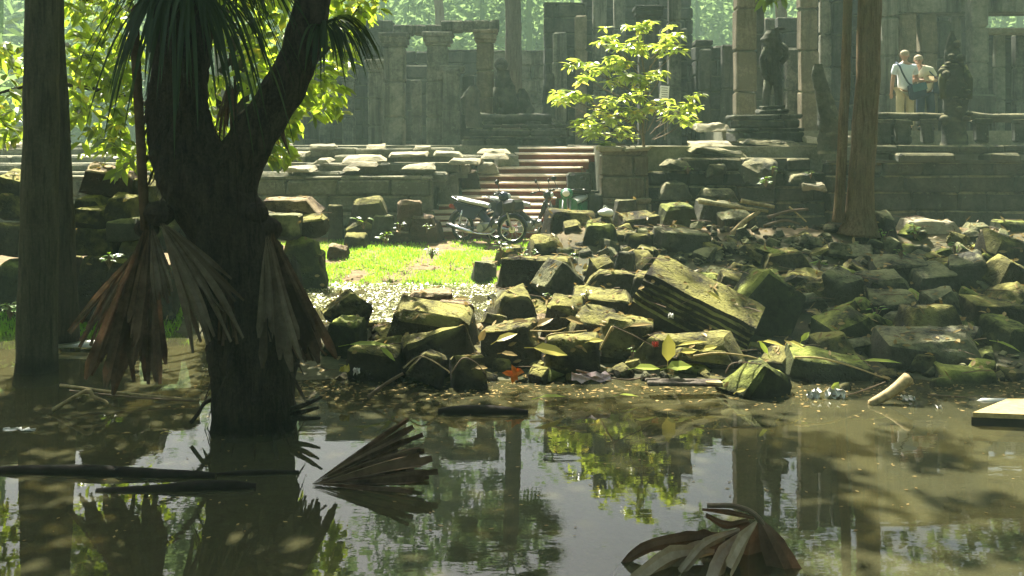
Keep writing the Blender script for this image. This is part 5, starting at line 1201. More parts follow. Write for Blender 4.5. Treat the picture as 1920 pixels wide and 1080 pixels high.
mb = MB(); mb.cbox((.1, -.16, 1.0), (.26, .16, .36), .05, random.Random(5), (0, R_(6), R_(-20)), 0, .01); local(mb, 'bag_body', M['navy'], t, ang=60)
mb = MB(); mb.tube(bend([(.02, -.2, 1.15), (-.12, -.2, 1.3), (-.2, -.05, 1.44)], 4), .014, 6); local(mb, 'strap', M['navy'], t)

# ------------------------------------------------------------------ motorcycles
def motorcycle(label_, fair, loc, yaw, steer, fend=None):
    t = thing('motorcycle', (0, 0, 0), label_, 'motorcycle', 'motorcycles parked below the wooden stairs')
    def part(mb, name, mat, parent=t, **k):
        o = mb.build(name, M[mat], None, **k); o.parent = parent; return o
    def wheel(name, x, rot):
        Mx = Matrix.Rotation(rot, 3, 'Z'); c = Vector((x, 0, .285))
        w = thing(name, (0, 0, 0), None, None); w.parent = t
        mb = MB(); mb.torus(c, .252, .034, Mx, 34, 9); part(mb, 'tyre', 'tyre', w, smooth=True)
        mb = MB(); mb.torus(c, .217, .013, Mx, 34, 6)
        ax = Mx @ Vector((0, 1, 0))
        mb.tube([c - ax * .05, c + ax * .05], .055, 14); part(mb, 'rim', 'chrome', w, ang=40)
        mb = MB()
        for i in range(18):
            a = 2 * math.pi * i / 18; q = c + Mx @ Vector((math.cos(a) * .215, 0, math.sin(a) * .215)); b = a + (.5 if i % 2 else -.5)
            mb.tube([c + ax * (.03 if i % 2 else -.03) + Mx @ Vector((math.cos(b) * .05, 0, math.sin(b) * .05)), q], .003, 4)
        part(mb, 'spokes', 'chrome', w)
    st = Matrix.Rotation(steer, 3, 'Z'); piv = Vector((.5, 0, 0))
    def fk(p): return piv + st @ (Vector(p) - piv)
    wheel('rear_wheel', -.6, 0)
    fw = fk((.62, 0, .285))
    Mx = st; w = thing('front_wheel', (0, 0, 0), None, None); w.parent = t
    mb = MB(); mb.torus(fw, .252, .034, Mx, 34, 9); part(mb, 'tyre', 'tyre', w, smooth=True)
    ax = Mx @ Vector((0, 1, 0)); mb = MB(); mb.torus(fw, .217, .013, Mx, 34, 6); mb.tube([fw - ax * .05, fw + ax * .05], .065, 16); part(mb, 'rim', 'chrome', w, ang=40)
    mb = MB()
    for i in range(18):
        a = 2 * math.pi * i / 18; b = a + (.5 if i % 2 else -.5)
        mb.tube([fw + ax * (.03 if i % 2 else -.03) + Mx @ Vector((math.cos(b) * .05, 0, math.sin(b) * .05)), fw + Mx @ Vector((math.cos(a) * .215, 0, math.sin(a) * .215))], .003, 4)
    part(mb, 'spokes', 'chrome', w)
    mb = MB()
    for q in (-1, 1): mb.tube([fk((.62, q * .075, .285)), fk((.55, q * .075, .52)), fk((.46, q * .07, .8))], .018, 8)
    part(mb, 'fork', 'alloy', smooth=True)
    mb = MB(); vs = []
    for i in range(13):
        a = math.radians(10 + 150 * i / 12)
        for q in (-.05, -.035, .035, .05):
            rr_ = .315 - (.03 if abs(q) > .04 else 0); vs.append(fk((.62 + math.cos(a) * rr_, q, .285 + math.sin(a) * rr_)))
    mb.add(vs, [(i * 4 + j, i * 4 + j + 1, i * 4 + j + 5, i * 4 + j + 4) for i in range(12) for j in range(3)]); part(mb, 'front_fender', fend or fair, smooth=True)
    # leg shield and cowl
    mb = MB()
    for q in (-1, 1):
        vs = []
        for (x, y, z) in [(.44, .03, .86), (.43, .17, .8), (.4, .03, .6), (.36, .2, .55), (.24, .04, .38), (.2, .19, .32), (.1, .05, .27), (.05, .14, .24)]: vs += [(x, q * y, z), (x - .03, q * y, z - .015)]
        f_ = []
        for k in range(3):
            a = k * 4; f_ += [(a, a + 2, a + 6, a + 4), (a + 1, a + 5, a + 7, a + 3), (a + 2, a + 3, a + 7, a + 6), (a, a + 4, a + 5, a + 1)]
        mb.add(vs, f_ + [(0, 1, 3, 2), (12, 14, 15, 13)])
    part(mb, 'leg_shield', fair, ang=40)
    mb = MB(); c = fk((.46, 0, .92)); mb.ball(c, (.1, .13, .1), 12, 8); part(mb, 'headlight_cowl', fair, smooth=True)
    mb = MB(); mb.ball(fk((.545, 0, .925)), (.03, .075, .06), 12, 8); part(mb, 'headlight', 'sign', smooth=True)
    mb = MB(); mb.tube(bend([fk((.3, -.34, .97)), fk((.36, -.2, 1.0)), fk((.42, 0, .97)), fk((.36, .2, 1.0)), fk((.3, .34, .97))], 5), .013, 7)
    for q in (-1, 1): mb.tube([fk((.33, q * .27, .985)), fk((.27, q * .38, .965))], .02, 8)
    part(mb, 'handlebar', 'black', smooth=True)
    for q in (-1, 1):
        mb = MB(); mb.tube(bend([fk((.37, q * .19, 1.0)), fk((.36, q * .25, 1.12)), fk((.33, q * .27, 1.19))], 4), .007, 6); mb.ball(fk((.33, q * .28, 1.2)), (.02, .06, .042), 10, 7); part(mb, 'mirror', 'black', smooth=True)
    mb = MB(); mb.tube(bend([(.22, 0, .35), (.05, 0, .42), (-.15, 0, .58), (-.3, 0, .66)], 5), [.09, .09, .085, .08] + [.08] * 12, 10); part(mb, 'frame_cover', fair, smooth=True)
    mb = MB()
    for i in range(7):
        pass
    sp = bend([(.1, 0, .72), (-.1, 0, .76), (-.35, 0, .79), (-.6, 0, .83), (-.72, 0, .84)], 4); vs = []; n = 10; hw = [.05, .08, .1, .115, .12, .125, .13, .13, .13, .13, .13, .125, .12, .11, .1, .08, .05]
    for i, p in enumerate(sp):
        for j in range(n):
            th = 2 * math.pi * j / n; vs.append(p + Vector((0, math.cos(th) * hw[i], math.sin(th) * .05)))
    mb.add(vs, [(i * n + j, i * n + (j + 1) % n, (i + 1) * n + (j + 1) % n, (i + 1) * n + j) for i in range(len(sp) - 1) for j in range(n)] + [tuple(range(n)), tuple((len(sp) - 1) * n + j for j in range(n))[::-1]])
    part(mb, 'seat', 'seat', smooth=True)
    for q in (-1, 1):
        mb = MB(); mb.add([(-.02, q * .11, .68), (-.7, q * .1, .78), (-.8, q * .06, .72), (-.5, q * .14, .5), (-.2, q * .14, .45), (-.02, q * .08, .68), (-.7, q * .06, .78), (-.8, q * .02, .72), (-.5, q * .1, .5), (-.2, q * .1, .45)], [(0, 1, 2, 3, 4), (9, 8, 7, 6, 5), (0, 5, 6, 1), (1, 6, 7, 2), (2, 7, 8, 3), (3, 8, 9, 4), (4, 9, 5, 0)]); part(mb, 'side_panel', fair, ang=40)
    mb = MB(); vs = []
    for i in range(13):
        a = math.radians(40 + 130 * i / 12)
        for y_ in (-.07, -.05, .05, .07): vs.append((-.6 + math.cos(a) * (.34 - (.03 if abs(y_) > .06 else 0)), y_, .3 + math.sin(a) * (.34 - (.03 if abs(y_) > .06 else 0))))
    mb.add(vs, [(i * 4 + j, i * 4 + j + 1, i * 4 + j + 5, i * 4 + j + 4) for i in range(12) for j in range(3)]); part(mb, 'rear_fender', 'black', smooth=True)
    mb = MB(); mb.cbox((-.88, 0, .68), (.06, .14, .08), .02, random.Random(1), (0, R_(20), 0)); part(mb, 'tail_light', 'red')
    mb = MB(); mb.cbox((.02, 0, .3), (.36, .2, .2), .04, random.Random(2), (0, R_(-6), 0)); mb.tube([(.2, 0, .33), (.34, 0, .37)], [.075, .07], 12); mb.tube([(-.04, -.14, .29), (-.04, .14, .29)], .085, 14); part(mb, 'engine', 'alloy', ang=40)
    mb = MB(); mb.tube(bend([(.3, -.05, .3), (.24, -.13, .2), (.0, -.15, .18), (-.2, -.16, .2)], 5), .017, 8); mb.tube(bend([(-.2, -.16, .2), (-.45, -.17, .25), (-.86, -.18, .33)], 4), [.03, .042, .047, .047, .047, .047, .047, .045, .032], 12); part(mb, 'exhaust', 'chrome', smooth=True)
    for q in (-1, 1):
        mb = MB(); mb.tube([(-.6, q * .12, .29), (-.5, q * .12, .62)], .022, 8)
        for i in range(8): mb.torus(Vector((-.6, q * .12, .29)).lerp(Vector((-.5, q * .12, .62)), .2 + .08 * i), .026, .007, Matrix.Rotation(R_(90), 3, 'X') @ Matrix.Identity(3), 10, 5)
        part(mb, 'shock', 'chrome', smooth=True)
    mb = MB()
    for q in (-1, 1): mb.tube([(-.05, q * .1, .28), (-.6, q * .1, .285)], .018, 6)
    part(mb, 'swingarm', fend or 'black')
    mb = MB(); mb.tube([(-.05, .1, .22), (-.1, .28, .01)], .012, 6); mb.tube([(.02, -.26, .24), (.02, .26, .24)], .012, 6); part(mb, 'kickstand', 'alloy')
    mb = MB(); mb.tube(bend([(-.55, .12, .8), (-.78, .11, .87), (-.82, 0, .88), (-.78, -.11, .87), (-.55, -.12, .8)], 4), .011, 6); part(mb, 'grab_rail', 'chrome', smooth=True)
    if fair == 'cover_blue' and yaw < 0:
        mb = MB(); mb.cbox((.68, 0, .74), (.3, .4, .24), .06, random.Random(6)); part(mb, 'front_basket', 'black')
    t.location = loc; t.rotation_euler = (0, R_(0), R_(yaw)); return t
gx = X(930, 20.9); motorcycle('dark blue motorcycle with its front wheel turned to the camera on the grass', 'cover_blue', (X(911, 20.9), 20.9, Z(455, 20.9)), -38, R_(38))
gz = G(X(1066, 22), 21.6)
motorcycle('green motorcycle half hidden behind the big squarish block', 'cover_green', (X(1078, 20.6), 20.6, Z(450, 20.6)), -112, R_(8))
motorcycle('black motorcycle with red fenders parked close behind the dark blue one', 'black', (X(985, 21.25), 21.25, Z(452, 21.25)), -14, R_(-14), 'red')

# ------------------------------------------------------------------ litter, leaves, driftwood
def fallen(px, py, d, ang, L, W, mat, lb, tilt=0.3, face=-.5, bend_=.15, cat='leaf', name='fallen_leaf'):
    # ang: direction of the tip in the picture plane (degrees, 0 = right); face: how much the blade turns to the camera
    p = P(px, py, d); a = R_(ang); dv = Vector((math.cos(a), math.cos(a) * .2, math.sin(a))); mb = MB(); L *= .72; W *= .72; mb.leaf(p, dv, (0, face, 1) if abs(ang) < 50 or abs(ang) > 130 else (.2, -1, .2), L, W, .22, 0, bend_)
    s_ = -dv.normalized(); mb.tube([p, p + s_ * L * .25 + Vector((0, 0, -.01))], .004, 4)
    return tag(mb.build(name, M[mat], origin=p, smooth=False), lb, cat)
LV = [(654, 646, 11.45, 4, .62, .14, 'leaf_green', 'long pale green blade lying at the waterline right of the palm', -.4), (712, 650, 11.3, -40, .33, .1, 'leaf_green', 'bright folded blade pointing down to the water beside the long pale blade', -.8),
      (1000, 652, 11.35, -8, .55, .26, 'leaf_yellow', 'large flat yellow leaf left of the sloping yellow slab', -.7), (1252, 678, 11.3, 86, .4, .25, 'leaf_yellow', 'upright yellowish leaf with a dark hole in front of the cornice block', -1), (1190, 690, 11.1, 3, .4, .17, 'leaf_green', 'pale green leaf floating at the edge below the holed leaf', -.5),
      (1250, 690, 11.1, 8, .4, .24, 'leaf_green', 'broad green leaf floating right under the holed leaf', -.6), (1276, 660, 11.5, 6, .26, .13, 'leaf_yellow', 'oval yellow leaf right of the holed leaf', -.8), (1270, 648, 11.7, 12, .5, .08, 'leaf_yellow', 'narrow yellow leaf lying above the oval yellow leaf', -.5),
      (1318, 655, 11.6, 14, .24, .12, 'leaf_yellow', 'pale leaf between the oval leaf and the moss pyramid', -.7), (1440, 664, 11.3, 122, .24, .09, 'leaf_green', 'pointed leaf standing upright above the moss pyramid', -1), (1430, 640, 11.6, -6, .36, .12, 'leaf_yellow', 'long yellow leaf behind the moss pyramid', -.4),
      (1480, 640, 11.6, -18, .3, .12, 'leaf_yellow', 'curled yellow leaf right of the long yellow leaf', -.5), (1502, 640, 11.7, 48, .2, .1, 'leaf_green', 'bright green leaf tip left of the arched mossy stone', -.9), (1618, 676, 11.25, 1, .66, .09, 'leaf_green', 'long narrow green blade under the arched mossy stone', -.5),
      (1868, 640, 11.9, -16, .5, .11, 'leaf_green', 'green blade at the right edge below the mossy knob stone', -.5), (960, 606, 12.3, 8, .3, .18, 'leaf_dry', 'dry leaf on top of the yellow topped stone pile', -.6), (930, 640, 11.9, 24, .36, .17, 'leaf_yellow', 'pale curled leaf over the orange litter', -.6),
      (968, 622, 12.1, -10, .34, .2, 'leaf_dry', 'broad dry leaf in the leaf heap left of the sloping slab', -.6), (1006, 612, 12.2, 30, .3, .16, 'leaf_dry', 'dry folded leaf at the top of the leaf heap', -.6), (940, 662, 11.6, -4, .26, .12, 'leaf_dry', 'small dry leaf low in the leaf heap', -.6),
      (1104, 640, 11.6, 8, .24, .12, 'leaf_yellow', 'yellow leaf tip beside the bent stick', -.6), (1180, 612, 12.2, 10, .4, .1, 'leaf_dry', 'dry strip leaf on the black block under the cornice', -.5), (1010, 745, 10.75, 6, .4, .12, 'leaf_green', 'floating green leaf reflected below the pink wrapper', -.2),
      (898, 640, 11.8, 60, .2, .12, 'leaf_dry', 'upright dry leaf at the right end of the tilted slab', -1), (890, 690, 11.2, 4, .2, .1, 'leaf_dry', 'dry leaf left of the orange litter', -.6), (1240, 770, 10.4, 2, .34, .1, 'leaf_dry', 'long dry leaf floating in the pond below the grey board', -.1),
      (230, 812, 9.6, 3, .12, .07, 'leaf_dry', 'tiny leaf floating left of the palm foot', 0), (306, 810, 9.6, 0, .12, .06, 'leaf_yellow', 'tiny yellow leaf floating left of the palm foot', 0), (928, 957, 7.9, 5, .1, .06, 'leaf_dry', 'tiny red brown leaf floating in the middle of the pond', 0),
      (1380, 735, 10.7, 20, .16, .09, 'leaf_yellow', 'pale leaf stuck left of the moss pyramid', -.7), (1560, 735, 11.0, 50, .18, .14, 'leaf_green', 'round dull green leaf above the white litter', -1), (1060, 596, 12.5, -14, .34, .18, 'leaf_dry', 'dry leaf at the top of the sloping yellow slab', -.7),
      (1326, 548, 12.7, -24, .3, .12, 'leaf_yellow', 'sunny leaf lying on the grooved cornice block', -.7), (850, 560, 13.2, 4, .3, .1, 'leaf_dry', 'dry leaf on the reddish slab by the puddle', -.6), (1160, 740, 10.7, 0, .3, .08, 'leaf_green', 'green strip floating left of the grey board', -.2)]
for (px, py, d, an, L, W, mt, lb, fc) in LV: fallen(px, py, d, an, L, W, mt, lb, 0, fc)
def stick(pts, d, rad, mat, lb, name='stick', cat='stick', dd=0):
    pp = bend([P(a, b, d + dd * i) for i, (a, b) in enumerate(pts)], 5, .004); mb = MB(); n = len(pp); mb.tube(pp, [rad * (1 - .4 * i / n) for i in range(n)], 6)
    return tag(mb.build(name, M[mat], origin=pp[0], smooth=True), lb, cat)
stick([(1704, 708), (1672, 735), (1632, 758)], 10.75, .065, 'wood_pale', 'thick pale driftwood stick standing out of the water at the right', 'driftwood', 'driftwood', -.06)
stick([(1148, 612), (1136, 634), (1124, 656)], 11.55, .014, 'wood_yellow', 'pale stick leaning down from the sloping yellow slab')
stick([(1150, 612), (1190, 630), (1226, 650)], 11.5, .009, 'twig', 'thin dark stem running right from the pale leaning stick')
stick([(1026, 640), (1032, 628), (1100, 620)], 11.7, .012, 'wood_yellow', 'pale hooked stalk above the large flat yellow leaf')
stick([(994, 620), (1040, 621), (1062, 614)], 11.9, .009, 'wood_yellow', 'straight pale stalk in the leaf heap')
stick([(112, 722), (220, 736), (372, 750)], 10.8, .018, 'wood_pale', 'upper long pale stalk floating left of the palm foot')
stick([(130, 733), (240, 744), (368, 752)], 10.65, .012, 'twig', 'lower thin stalk floating left of the palm foot')
stick([(100, 768), (140, 744), (166, 732), (176, 744), (196, 752), (202, 758)], 10.35, .022, 'wood_pale', 'bent pale palm stalk forming a peak over the water at the left')
stick([(1080, 694), (1130, 706), (1180, 712), (1230, 702)], 11.05, .010, 'twig', 'curved twig over the pink white wrapper')
stick([(1300, 668), (1345, 662), (1400, 668), (1430, 676)], 11.2, .012, 'wood_yellow', 'curved pale stem left of the moss pyramid top')
stick([(1490, 670), (1540, 672), (1600, 688), (1668, 712)], 11.2, .012, 'wood_yellow', 'long pale stem along the low mossy slab')
stick([(690, 745), (720, 722), (756, 700)], 10.75, .022, 'twig', 'dark slanting stem with a torn end in front of the bank', 'stem', 'stick', .05)
stick([(756, 690), (790, 668), (838, 694), (842, 700)], 11.2, .009, 'wood_pale', 'thin pale bent stem in front of the tilted slab')
stick([(846, 700), (868, 672), (892, 680), (912, 702)], 11.1, .008, 'twig', 'thin arched stem left of the orange litter')
stick([(1740, 740), (1800, 744), (1850, 752)], 10.95, .008, 'twig', 'thin stem above the plastic bottle')
stick([(1560, 742), (1600, 738), (1660, 716)], 10.9, .008, 'twig', 'thin twig between the white litter and the driftwood')
stick([(1360, 700), (1372, 682), (1400, 680), (1430, 684)], 11.0, .008, 'twig', 'thin hooked stem left of the moss pyramid')
# driftwood on the rubble
for i, (pts, rad, mt, lb) in enumerate([([(1310, 378), (1380, 388), (1440, 396)], .04, 'wood_pale', 'bleached branch lying across the top of the rubble'), ([(1390, 376), (1420, 382), (1452, 388)], .045, 'wood_pale', 'short bleached log above the bleached branch'), ([(1372, 440), (1398, 414), (1424, 396)], .05, 'wood_pale', 'bleached stump leaning on the rubble'),
                                       ([(1440, 408), (1480, 396), (1516, 392)], .03, 'twig', 'root stem left of the red brown trunk'), ([(1432, 424), (1470, 414), (1500, 420)], .026, 'twig', 'lower root stem left of the red brown trunk'), ([(1480, 388), (1496, 402), (1512, 416)], .016, 'wood_yellow', 'pale twig crossing the root stems')]):
    stick(pts, 17.0, rad, mt, lb, 'dead_branch', 'branch')
# dark floating logs
def log(pts, d0, d1, r0, lb, name='floating_log', cat='log', sq=.7):
    n = len(pts); pp = bend([P(a, b, lerp(d0, d1, i / (n - 1))) for i, (a, b) in enumerate(pts)], 6, .01); m_ = len(pp); mb = MB()
    mb.tube(pp, [r0 * math.sin(math.pi * (.12 + .76 * i / (m_ - 1))) ** .5 for i in range(m_)], 9)
    return tag(mb.build(name, M['wood_dark'], origin=pp[0], smooth=True), lb, cat)
log([(-30, 884), (100, 884), (240, 888), (404, 895)], 8.5, 8.35, .055, 'long dark log floating low at the left edge')
log([(180, 924), (300, 920), (420, 912), (480, 914)], 8.02, 8.1, .052, 'shorter dark log floating below the long log')
log([(404, 892), (480, 887), (560, 886)], 8.4, 8.45, .028, 'thin dark stick floating right of the long log', 'floating_stick', 'stick')
log([(822, 773), (900, 772), (990, 776)], 10.3, 10.28, .062, 'dark plank like log floating in the middle below the orange litter')
# boards
t = thing('floating_board', P(1900, 800, 9.85), 'sunlit yellow board with a dark edge floating at the right side', 'board')
mb = MB(); r = random.Random(2); c0, c1, c2, c3 = P(1824, 797, 9.82), P(1990, 806, 9.7), P(1990, 770, 10.3), P(1890, 768, 10.35)
top = [Vector((q.x, q.y, .13)) for q in (c0, c1, c2, c3)]; bot = [Vector((q.x, q.y, .085)) for q in (c0, c1, c2, c3)]
mb.add(top + bot, [(0, 1, 2, 3), (7, 6, 5, 4), (0, 4, 5, 1), (1, 5, 6, 2), (2, 6, 7, 3), (3, 7, 4, 0)]); mb.build('deck', M['wood_yellow'], t)
mb = MB(); mb.add([v + Vector((0, .03, -.002)) for v in bot] + [Vector((v.x, v.y + .03, .0)) for v in bot], [(0, 1, 2, 3), (7, 6, 5, 4), (0, 4, 5, 1), (1, 5, 6, 2), (2, 6, 7, 3), (3, 7, 4, 0)]); mb.build('underside', M['wood_dark'], t)
t = thing('grey_board', P(1285, 722, 11), 'grey weathered board lying at the waterline left of the moss pyramid', 'board')
mb = MB(); mb.cbox(P(1285, 721, 10.95) + Vector((0, .1, 0)), (.78, .2, .035), .01, random.Random(4), (R_(4), R_(2), R_(4)), 0, .006); mb.build('plank', M['bark_far'], t)
mb = MB(); mb.cbox(P(1338, 718, 10.9), (.16, .08, .02), .006, random.Random(5), (0, R_(4), 0)); mb.build('pale_chip', M['wood_pale'], t)
mb = MB(); mb.tube([P(1818, 755, 10.8), P(1832, 754.5, 10.8), P(1842, 754, 10.8), P(1888, 755, 10.78), P(1906, 755.5, 10.78)], [.018, .02, .042, .042, .038], 12)
o = tag(mb.build('plastic_bottle', M['white'], origin=P(1818, 755, 10.8), smooth=True), 'white plastic bottle lying on its side near the right edge of the bank', 'bottle')
# white strip painting the glare on the water, far left
mb = MB(); mb.cbox(P(140, 648, 13.3) + Vector((0, .1, 0)), (.46, .22, .05), .02, random.Random(6), (R_(3), 0, 0), 0, .01); tag(mb.build('glare_strip', M['white'], origin=P(140, 648, 13.3)), 'white strip painting the water glare between the brown trunk and the dead fronds', 'plank')
# orange peel like litter
mb = MB(); r = random.Random(8); c = P(965, 702, 11.0)
for i in range(7):
    a = i * .9; mb.leaf(c + Vector((r.gauss(0, .02), 0, r.gauss(0, .015))), (math.cos(a), -.5, math.sin(a) * .7), (0, -1, .4), r.uniform(.08, .12), .07, .4, 0, .5)
tag(mb.build('orange_litter', M['orange'], origin=c), 'curled bright orange litter on the dark waterline', 'litter')
def crumple(px, py, d, w, h, mat, lb, seed, name='crumpled_wrapper', cat='litter'):
    r = random.Random(seed); mb = MB(); c = P(px, py, d); n, m_ = 9, 5; vs = []
    for i in range(n):
        for j in range(m_): vs.append(c + Vector(((i / (n - 1) - .5) * w, r.uniform(-.05, .05), (j / (m_ - 1) - .5) * h + r.gauss(0, h * .12))))
    mb.add(vs, [(i * m_ + j, (i + 1) * m_ + j, (i + 1) * m_ + j + 1, i * m_ + j + 1) for i in range(n - 1) for j in range(m_ - 1)])
    return tag(mb.build(name, M[mat], origin=c), lb, cat)
crumple(1108, 706, 11.0, .4, .08, 'wrapper', 'pink and white crumpled wrapper at the waterline in the middle', 1)
crumple(1526, 742, 10.9, .14, .12, 'white', 'crumpled white scrap right of the moss pyramid', 2)
crumple(1566, 742, 10.9, .2, .13, 'white', 'larger crumpled white scrap below the round dull leaf', 3)
crumple(1512, 752, 10.85, .08, .05, 'wood_yellow', 'small yellowish scrap at the right foot of the moss pyramid', 4)
crumple(668, 696, 11.1, .07, .06, 'white', 'small white scrap at the waterline near the palm roots', 5)
crumple(646, 692, 11.1, .1, .06, 'leaf_yellow', 'small curled pale scrap left of the small white scrap', 6)
crumple(1228, 645, 11.6, .07, .06, 'red', 'tiny red scrap left of the holed leaf', 7)
crumple(1702, 748, 10.8, .14, .06, 'white', 'small white scrap right of the driftwood', 8)
crumple(1760, 766, 10.5, .05, .05, 'white', 'tiny white scrap floating left of the sunlit board', 9)
crumple(1258, 592, 12.0, .06, .05, 'white', 'tiny white scrap above the holed leaf', 10)
crumple(36, 806, 9.7, .3, .03, 'white', 'flat white scrap floating at the far left', 11)
t = tag(bpy.data.objects.new('white_bag', None), 'white plastic bag lying on the big squarish block', 'bag'); COL.objects.link(t); t.location = P(1136, 402, 17.3)
mb = MB(); c = P(1136, 399, 17.3); mb.ball(c, (.13, .1, .075), 12, 8)
for i in range(len(mb.v)):
    v = Vector(mb.v[i]); mb.v[i] = tuple(v + Vector((0, 0, .03)) * noise.noise(v * 9) + (v - c) * .3 * noise.noise(v * 14))
mb.build('bag_body', M['white'], t, smooth=True)
mb = MB(); mb.tube(bend([c + Vector((-.05, 0, .06)), c + Vector((-.02, 0, .12)), c + Vector((.04, 0, .07))], 4), .008, 5); mb.build('handle', M['white'], t)

# small plants
def plant(px, py, d, n, L, lb, seed, mat='plant'):
    r = random.Random(seed); p = P(px, py, d); t = thing('weed_plant', p, lb, 'plant', 'small weeds growing among the stones'); mb = MB(); ms = MB()
    for i in range(n):
        a = r.uniform(0, 6.28); q = p + Vector((math.cos(a) * L * .6 * r.random(), math.sin(a) * L * .6 * r.random(), L * r.uniform(.2, 1.1)))
        ms.tube([p + Vector((0, 0, -.05)), q], .005, 4); mb.leaf(q, (math.cos(a), math.sin(a), r.uniform(-.3, .5)), (0, -.2, 1), L * r.uniform(.5, .9), L * .32, .25, 0, .2)
    ms.build('stem', M['twig'], t); mb.build('leaves', M[mat], t)
for i, (px, py, d, n, L, lb) in enumerate([(205, 498, 14.2, 12, .16, 'small green weed beside the grey trailing leaf at the left'), (724, 452, 18.0, 14, .14, 'leafy weed at the back edge of the grass'), (682, 424, 18.0, 4, .22, 'single upright green leaf before the leaning dark stone'), (748, 430, 18.6, 8, .1, 'small weed below the grey block'), (800, 432, 18.8, 8, .1, 'small weed on the sloping tan block'),
      (938, 478, 15.6, 12, .16, 'bright weed growing left of the long straight dark block'), (996, 486, 16, 10, .16, 'pale green weed between the stones below the front wheel'), (1072, 486, 15.8, 12, .1, 'yellowish weed below the squarish block'), (1290, 322, 20.9, 10, .12, 'small weed in the rough wall right of the flank wall'), (1436, 346, 20.6, 26, .14, 'green fern patch at the foot of the leaning slab'),
      (1520, 330, 20.7, 10, .1, 'tiny bright weed on the jutting stone of the rough wall'), (1716, 442, 16.6, 16, .15, 'grassy weed in front of the long pale slab'), (1660, 446, 16.4, 12, .12, 'bright weed at the right foot of the red brown trunk'), (1792, 476, 15.6, 16, .14, 'green weed beside the smooth grey tilted block'), (1536, 500, 14.6, 10, .12, 'green weed in the middle of the rubble'), (1690, 480, 15, 10, .1, 'weed above the flat slab in the right pile'),
      (1642, 590, 13.4, 6, .12, 'thin weed left of the broad pale slab'), (1100, 556, 13.6, 8, .07, 'tiny weed under the black jagged stone'), (1186, 664, 11.6, 5, .07, 'tiny seedling left of the holed leaf'), (18, 592, 14.4, 30, .16, 'sunlit leafy weed at the left edge of the photo'), (1030, 560, 14, 8, .08, 'weed below the gable shaped stone'), (810, 480, 17.6, 30, .12, 'clump of darker weeds on the grass near the path'), (1448, 322, 20.8, 8, .1, 'weed growing on the leaning slab')]):
    plant(px, py, d, n, L, lb, 300 + i)

r = random.Random(17); mb = MB()
for i in range(900):
    y = 11.6 - abs(r.gauss(0, .55)); x = r.uniform(-3.4, 5.6)
    if G(x, y) > -.01: continue
    a = r.uniform(0, 6.28); L = r.uniform(.02, .09)
    mb.dia((x, y, .006), (math.cos(a), math.sin(a), 0), (r.gauss(0, .1), r.gauss(0, .1), 1), L, L * r.uniform(.25, .6))
for i in range(260):
    y = r.uniform(7, 11); x = r.uniform(-3.4, 5.0); a = r.uniform(0, 6.28); L = r.uniform(.015, .05); mb.dia((x, y, .005), (math.cos(a), math.sin(a), 0), (0, 0, 1), L, L * .5)
tag(mb.build('floating_debris', M['leaf_dry']), 'fine leaf bits floating on the pond along the bank', 'debris', kind='stuff')
r = random.Random(23); mb = MB()
for i in range(440):
    px, py = (r.uniform(1230, 1640), r.uniform(395, 500)) if i < 190 else (r.uniform(900, 1910), r.uniform(450, 720))
    d = hit(px, py); p = P(px, py, d); q = r.uniform(.05, .13); mb.cbox((p.x, p.y, G(p.x, p.y) + q * .2), (q * r.uniform(.8, 1.6), q, q * r.uniform(.4, .8)), q * .2, r, (r.gauss(0, .5), r.gauss(0, .5), r.uniform(0, 3)), 0, q * .1)
tag(mb.build('stone_fragments', M['rock_grey']), 'small broken stone fragments filling the gaps of the rubble mound', 'stone fragments', kind='stuff')

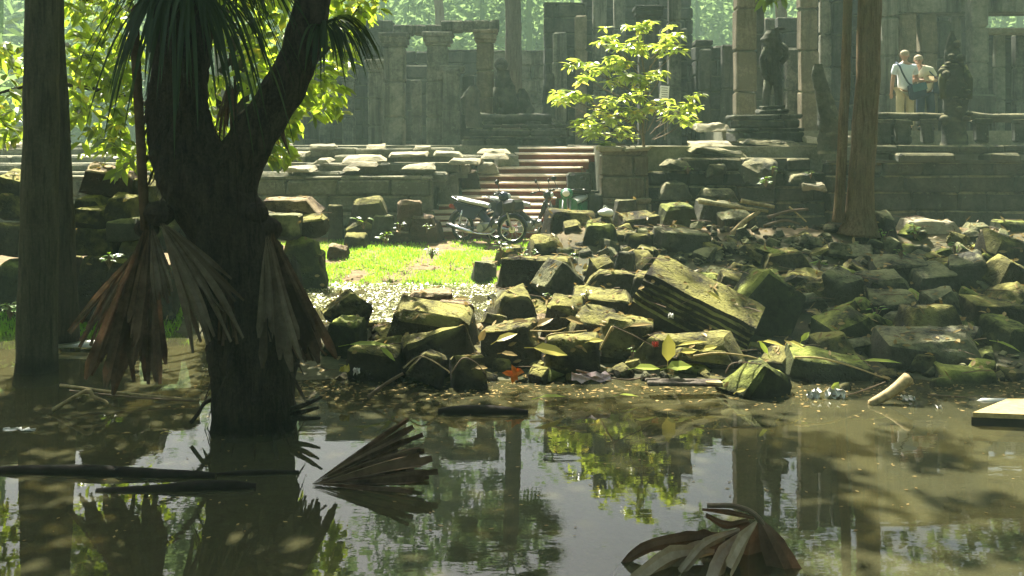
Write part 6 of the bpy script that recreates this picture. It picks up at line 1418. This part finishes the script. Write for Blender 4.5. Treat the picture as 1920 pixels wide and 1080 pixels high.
# ------------------------------------------------------------------ leaf litter caught on the stones
bpy.context.view_layer.update(); dg = bpy.context.evaluated_depsgraph_get(); r = random.Random(91); mb = MB(); mt = MB()
def drop(x, y, top):
    ok, loc, nrm, idx, ob, mx = scene.ray_cast(dg, Vector((x, y, top)), Vector((0, 0, -1)))
    if not ok or not ob: return None
    n_ = (ob.name if not ob.parent else 'x').split('.')[0]
    return (loc, nrm) if n_ in ('stone_block', 'rubble_stone', 'cornice_block', 'ground', 'terrace_block', 'paving_slab', 'stair_block') and loc.z > .02 else None
for i in range(3400):
    y = r.uniform(11, 19.5); x = r.uniform(-3.2, 9) if r.random() < .8 else r.uniform(-8, -2); h = drop(x, y, 2.3)
    if not h: continue
    loc, nrm = h; a = r.uniform(0, 6.28); tn = Vector((math.cos(a), math.sin(a), 0)); tn = (tn - nrm * tn.dot(nrm)).normalized()
    mb.leaf(loc + nrm * .008, tn + nrm * r.uniform(-.05, .35), nrm + Vector((r.gauss(0, .25), r.gauss(0, .25), 0)), r.uniform(.05, .14), r.uniform(.03, .06), .3, 0, r.uniform(-.2, .3))
for i in range(420):
    y = r.uniform(11, 18.5); x = r.uniform(-3.2, 8); h = drop(x, y, 2.3)
    if not h: continue
    loc, nrm = h; a = r.uniform(0, 6.28); tn = Vector((math.cos(a), math.sin(a), r.uniform(-.1, .15))); L = r.uniform(.12, .5)
    mt.tube([loc + Vector((0, 0, .015)) - tn * L * .5, loc + Vector((r.gauss(0, .01), r.gauss(0, .01), .03)), loc + Vector((0, 0, .015)) + tn * L * .5], [.006, .005, .003], 4)
tag(mb.build('leaf_litter', M['leaf_dry']), 'dry brown leaves scattered over the fallen stones', 'leaf litter', kind='stuff')
tag(mt.build('twig_litter', M['twig']), 'thin dry twigs scattered over the fallen stones', 'twigs', kind='stuff')

# ------------------------------------------------------------------ haze
m, nt, out = newmat('haze_air')
v = nt.nodes.new('ShaderNodeVolumePrincipled'); v.inputs['Color'].default_value = (.70, 1.0, .87, 1); v.inputs['Density'].default_value = .0028; v.inputs['Anisotropy'].default_value = 0.0
nt.links.new(v.outputs[0], out.inputs['Volume'])
mb = MB(); mb.box((0, 40, 12.5), (140, 120, 30)); tag(mb.build('haze', m), 'pale air filling the clearing between the trees', 'haze', kind='stuff')
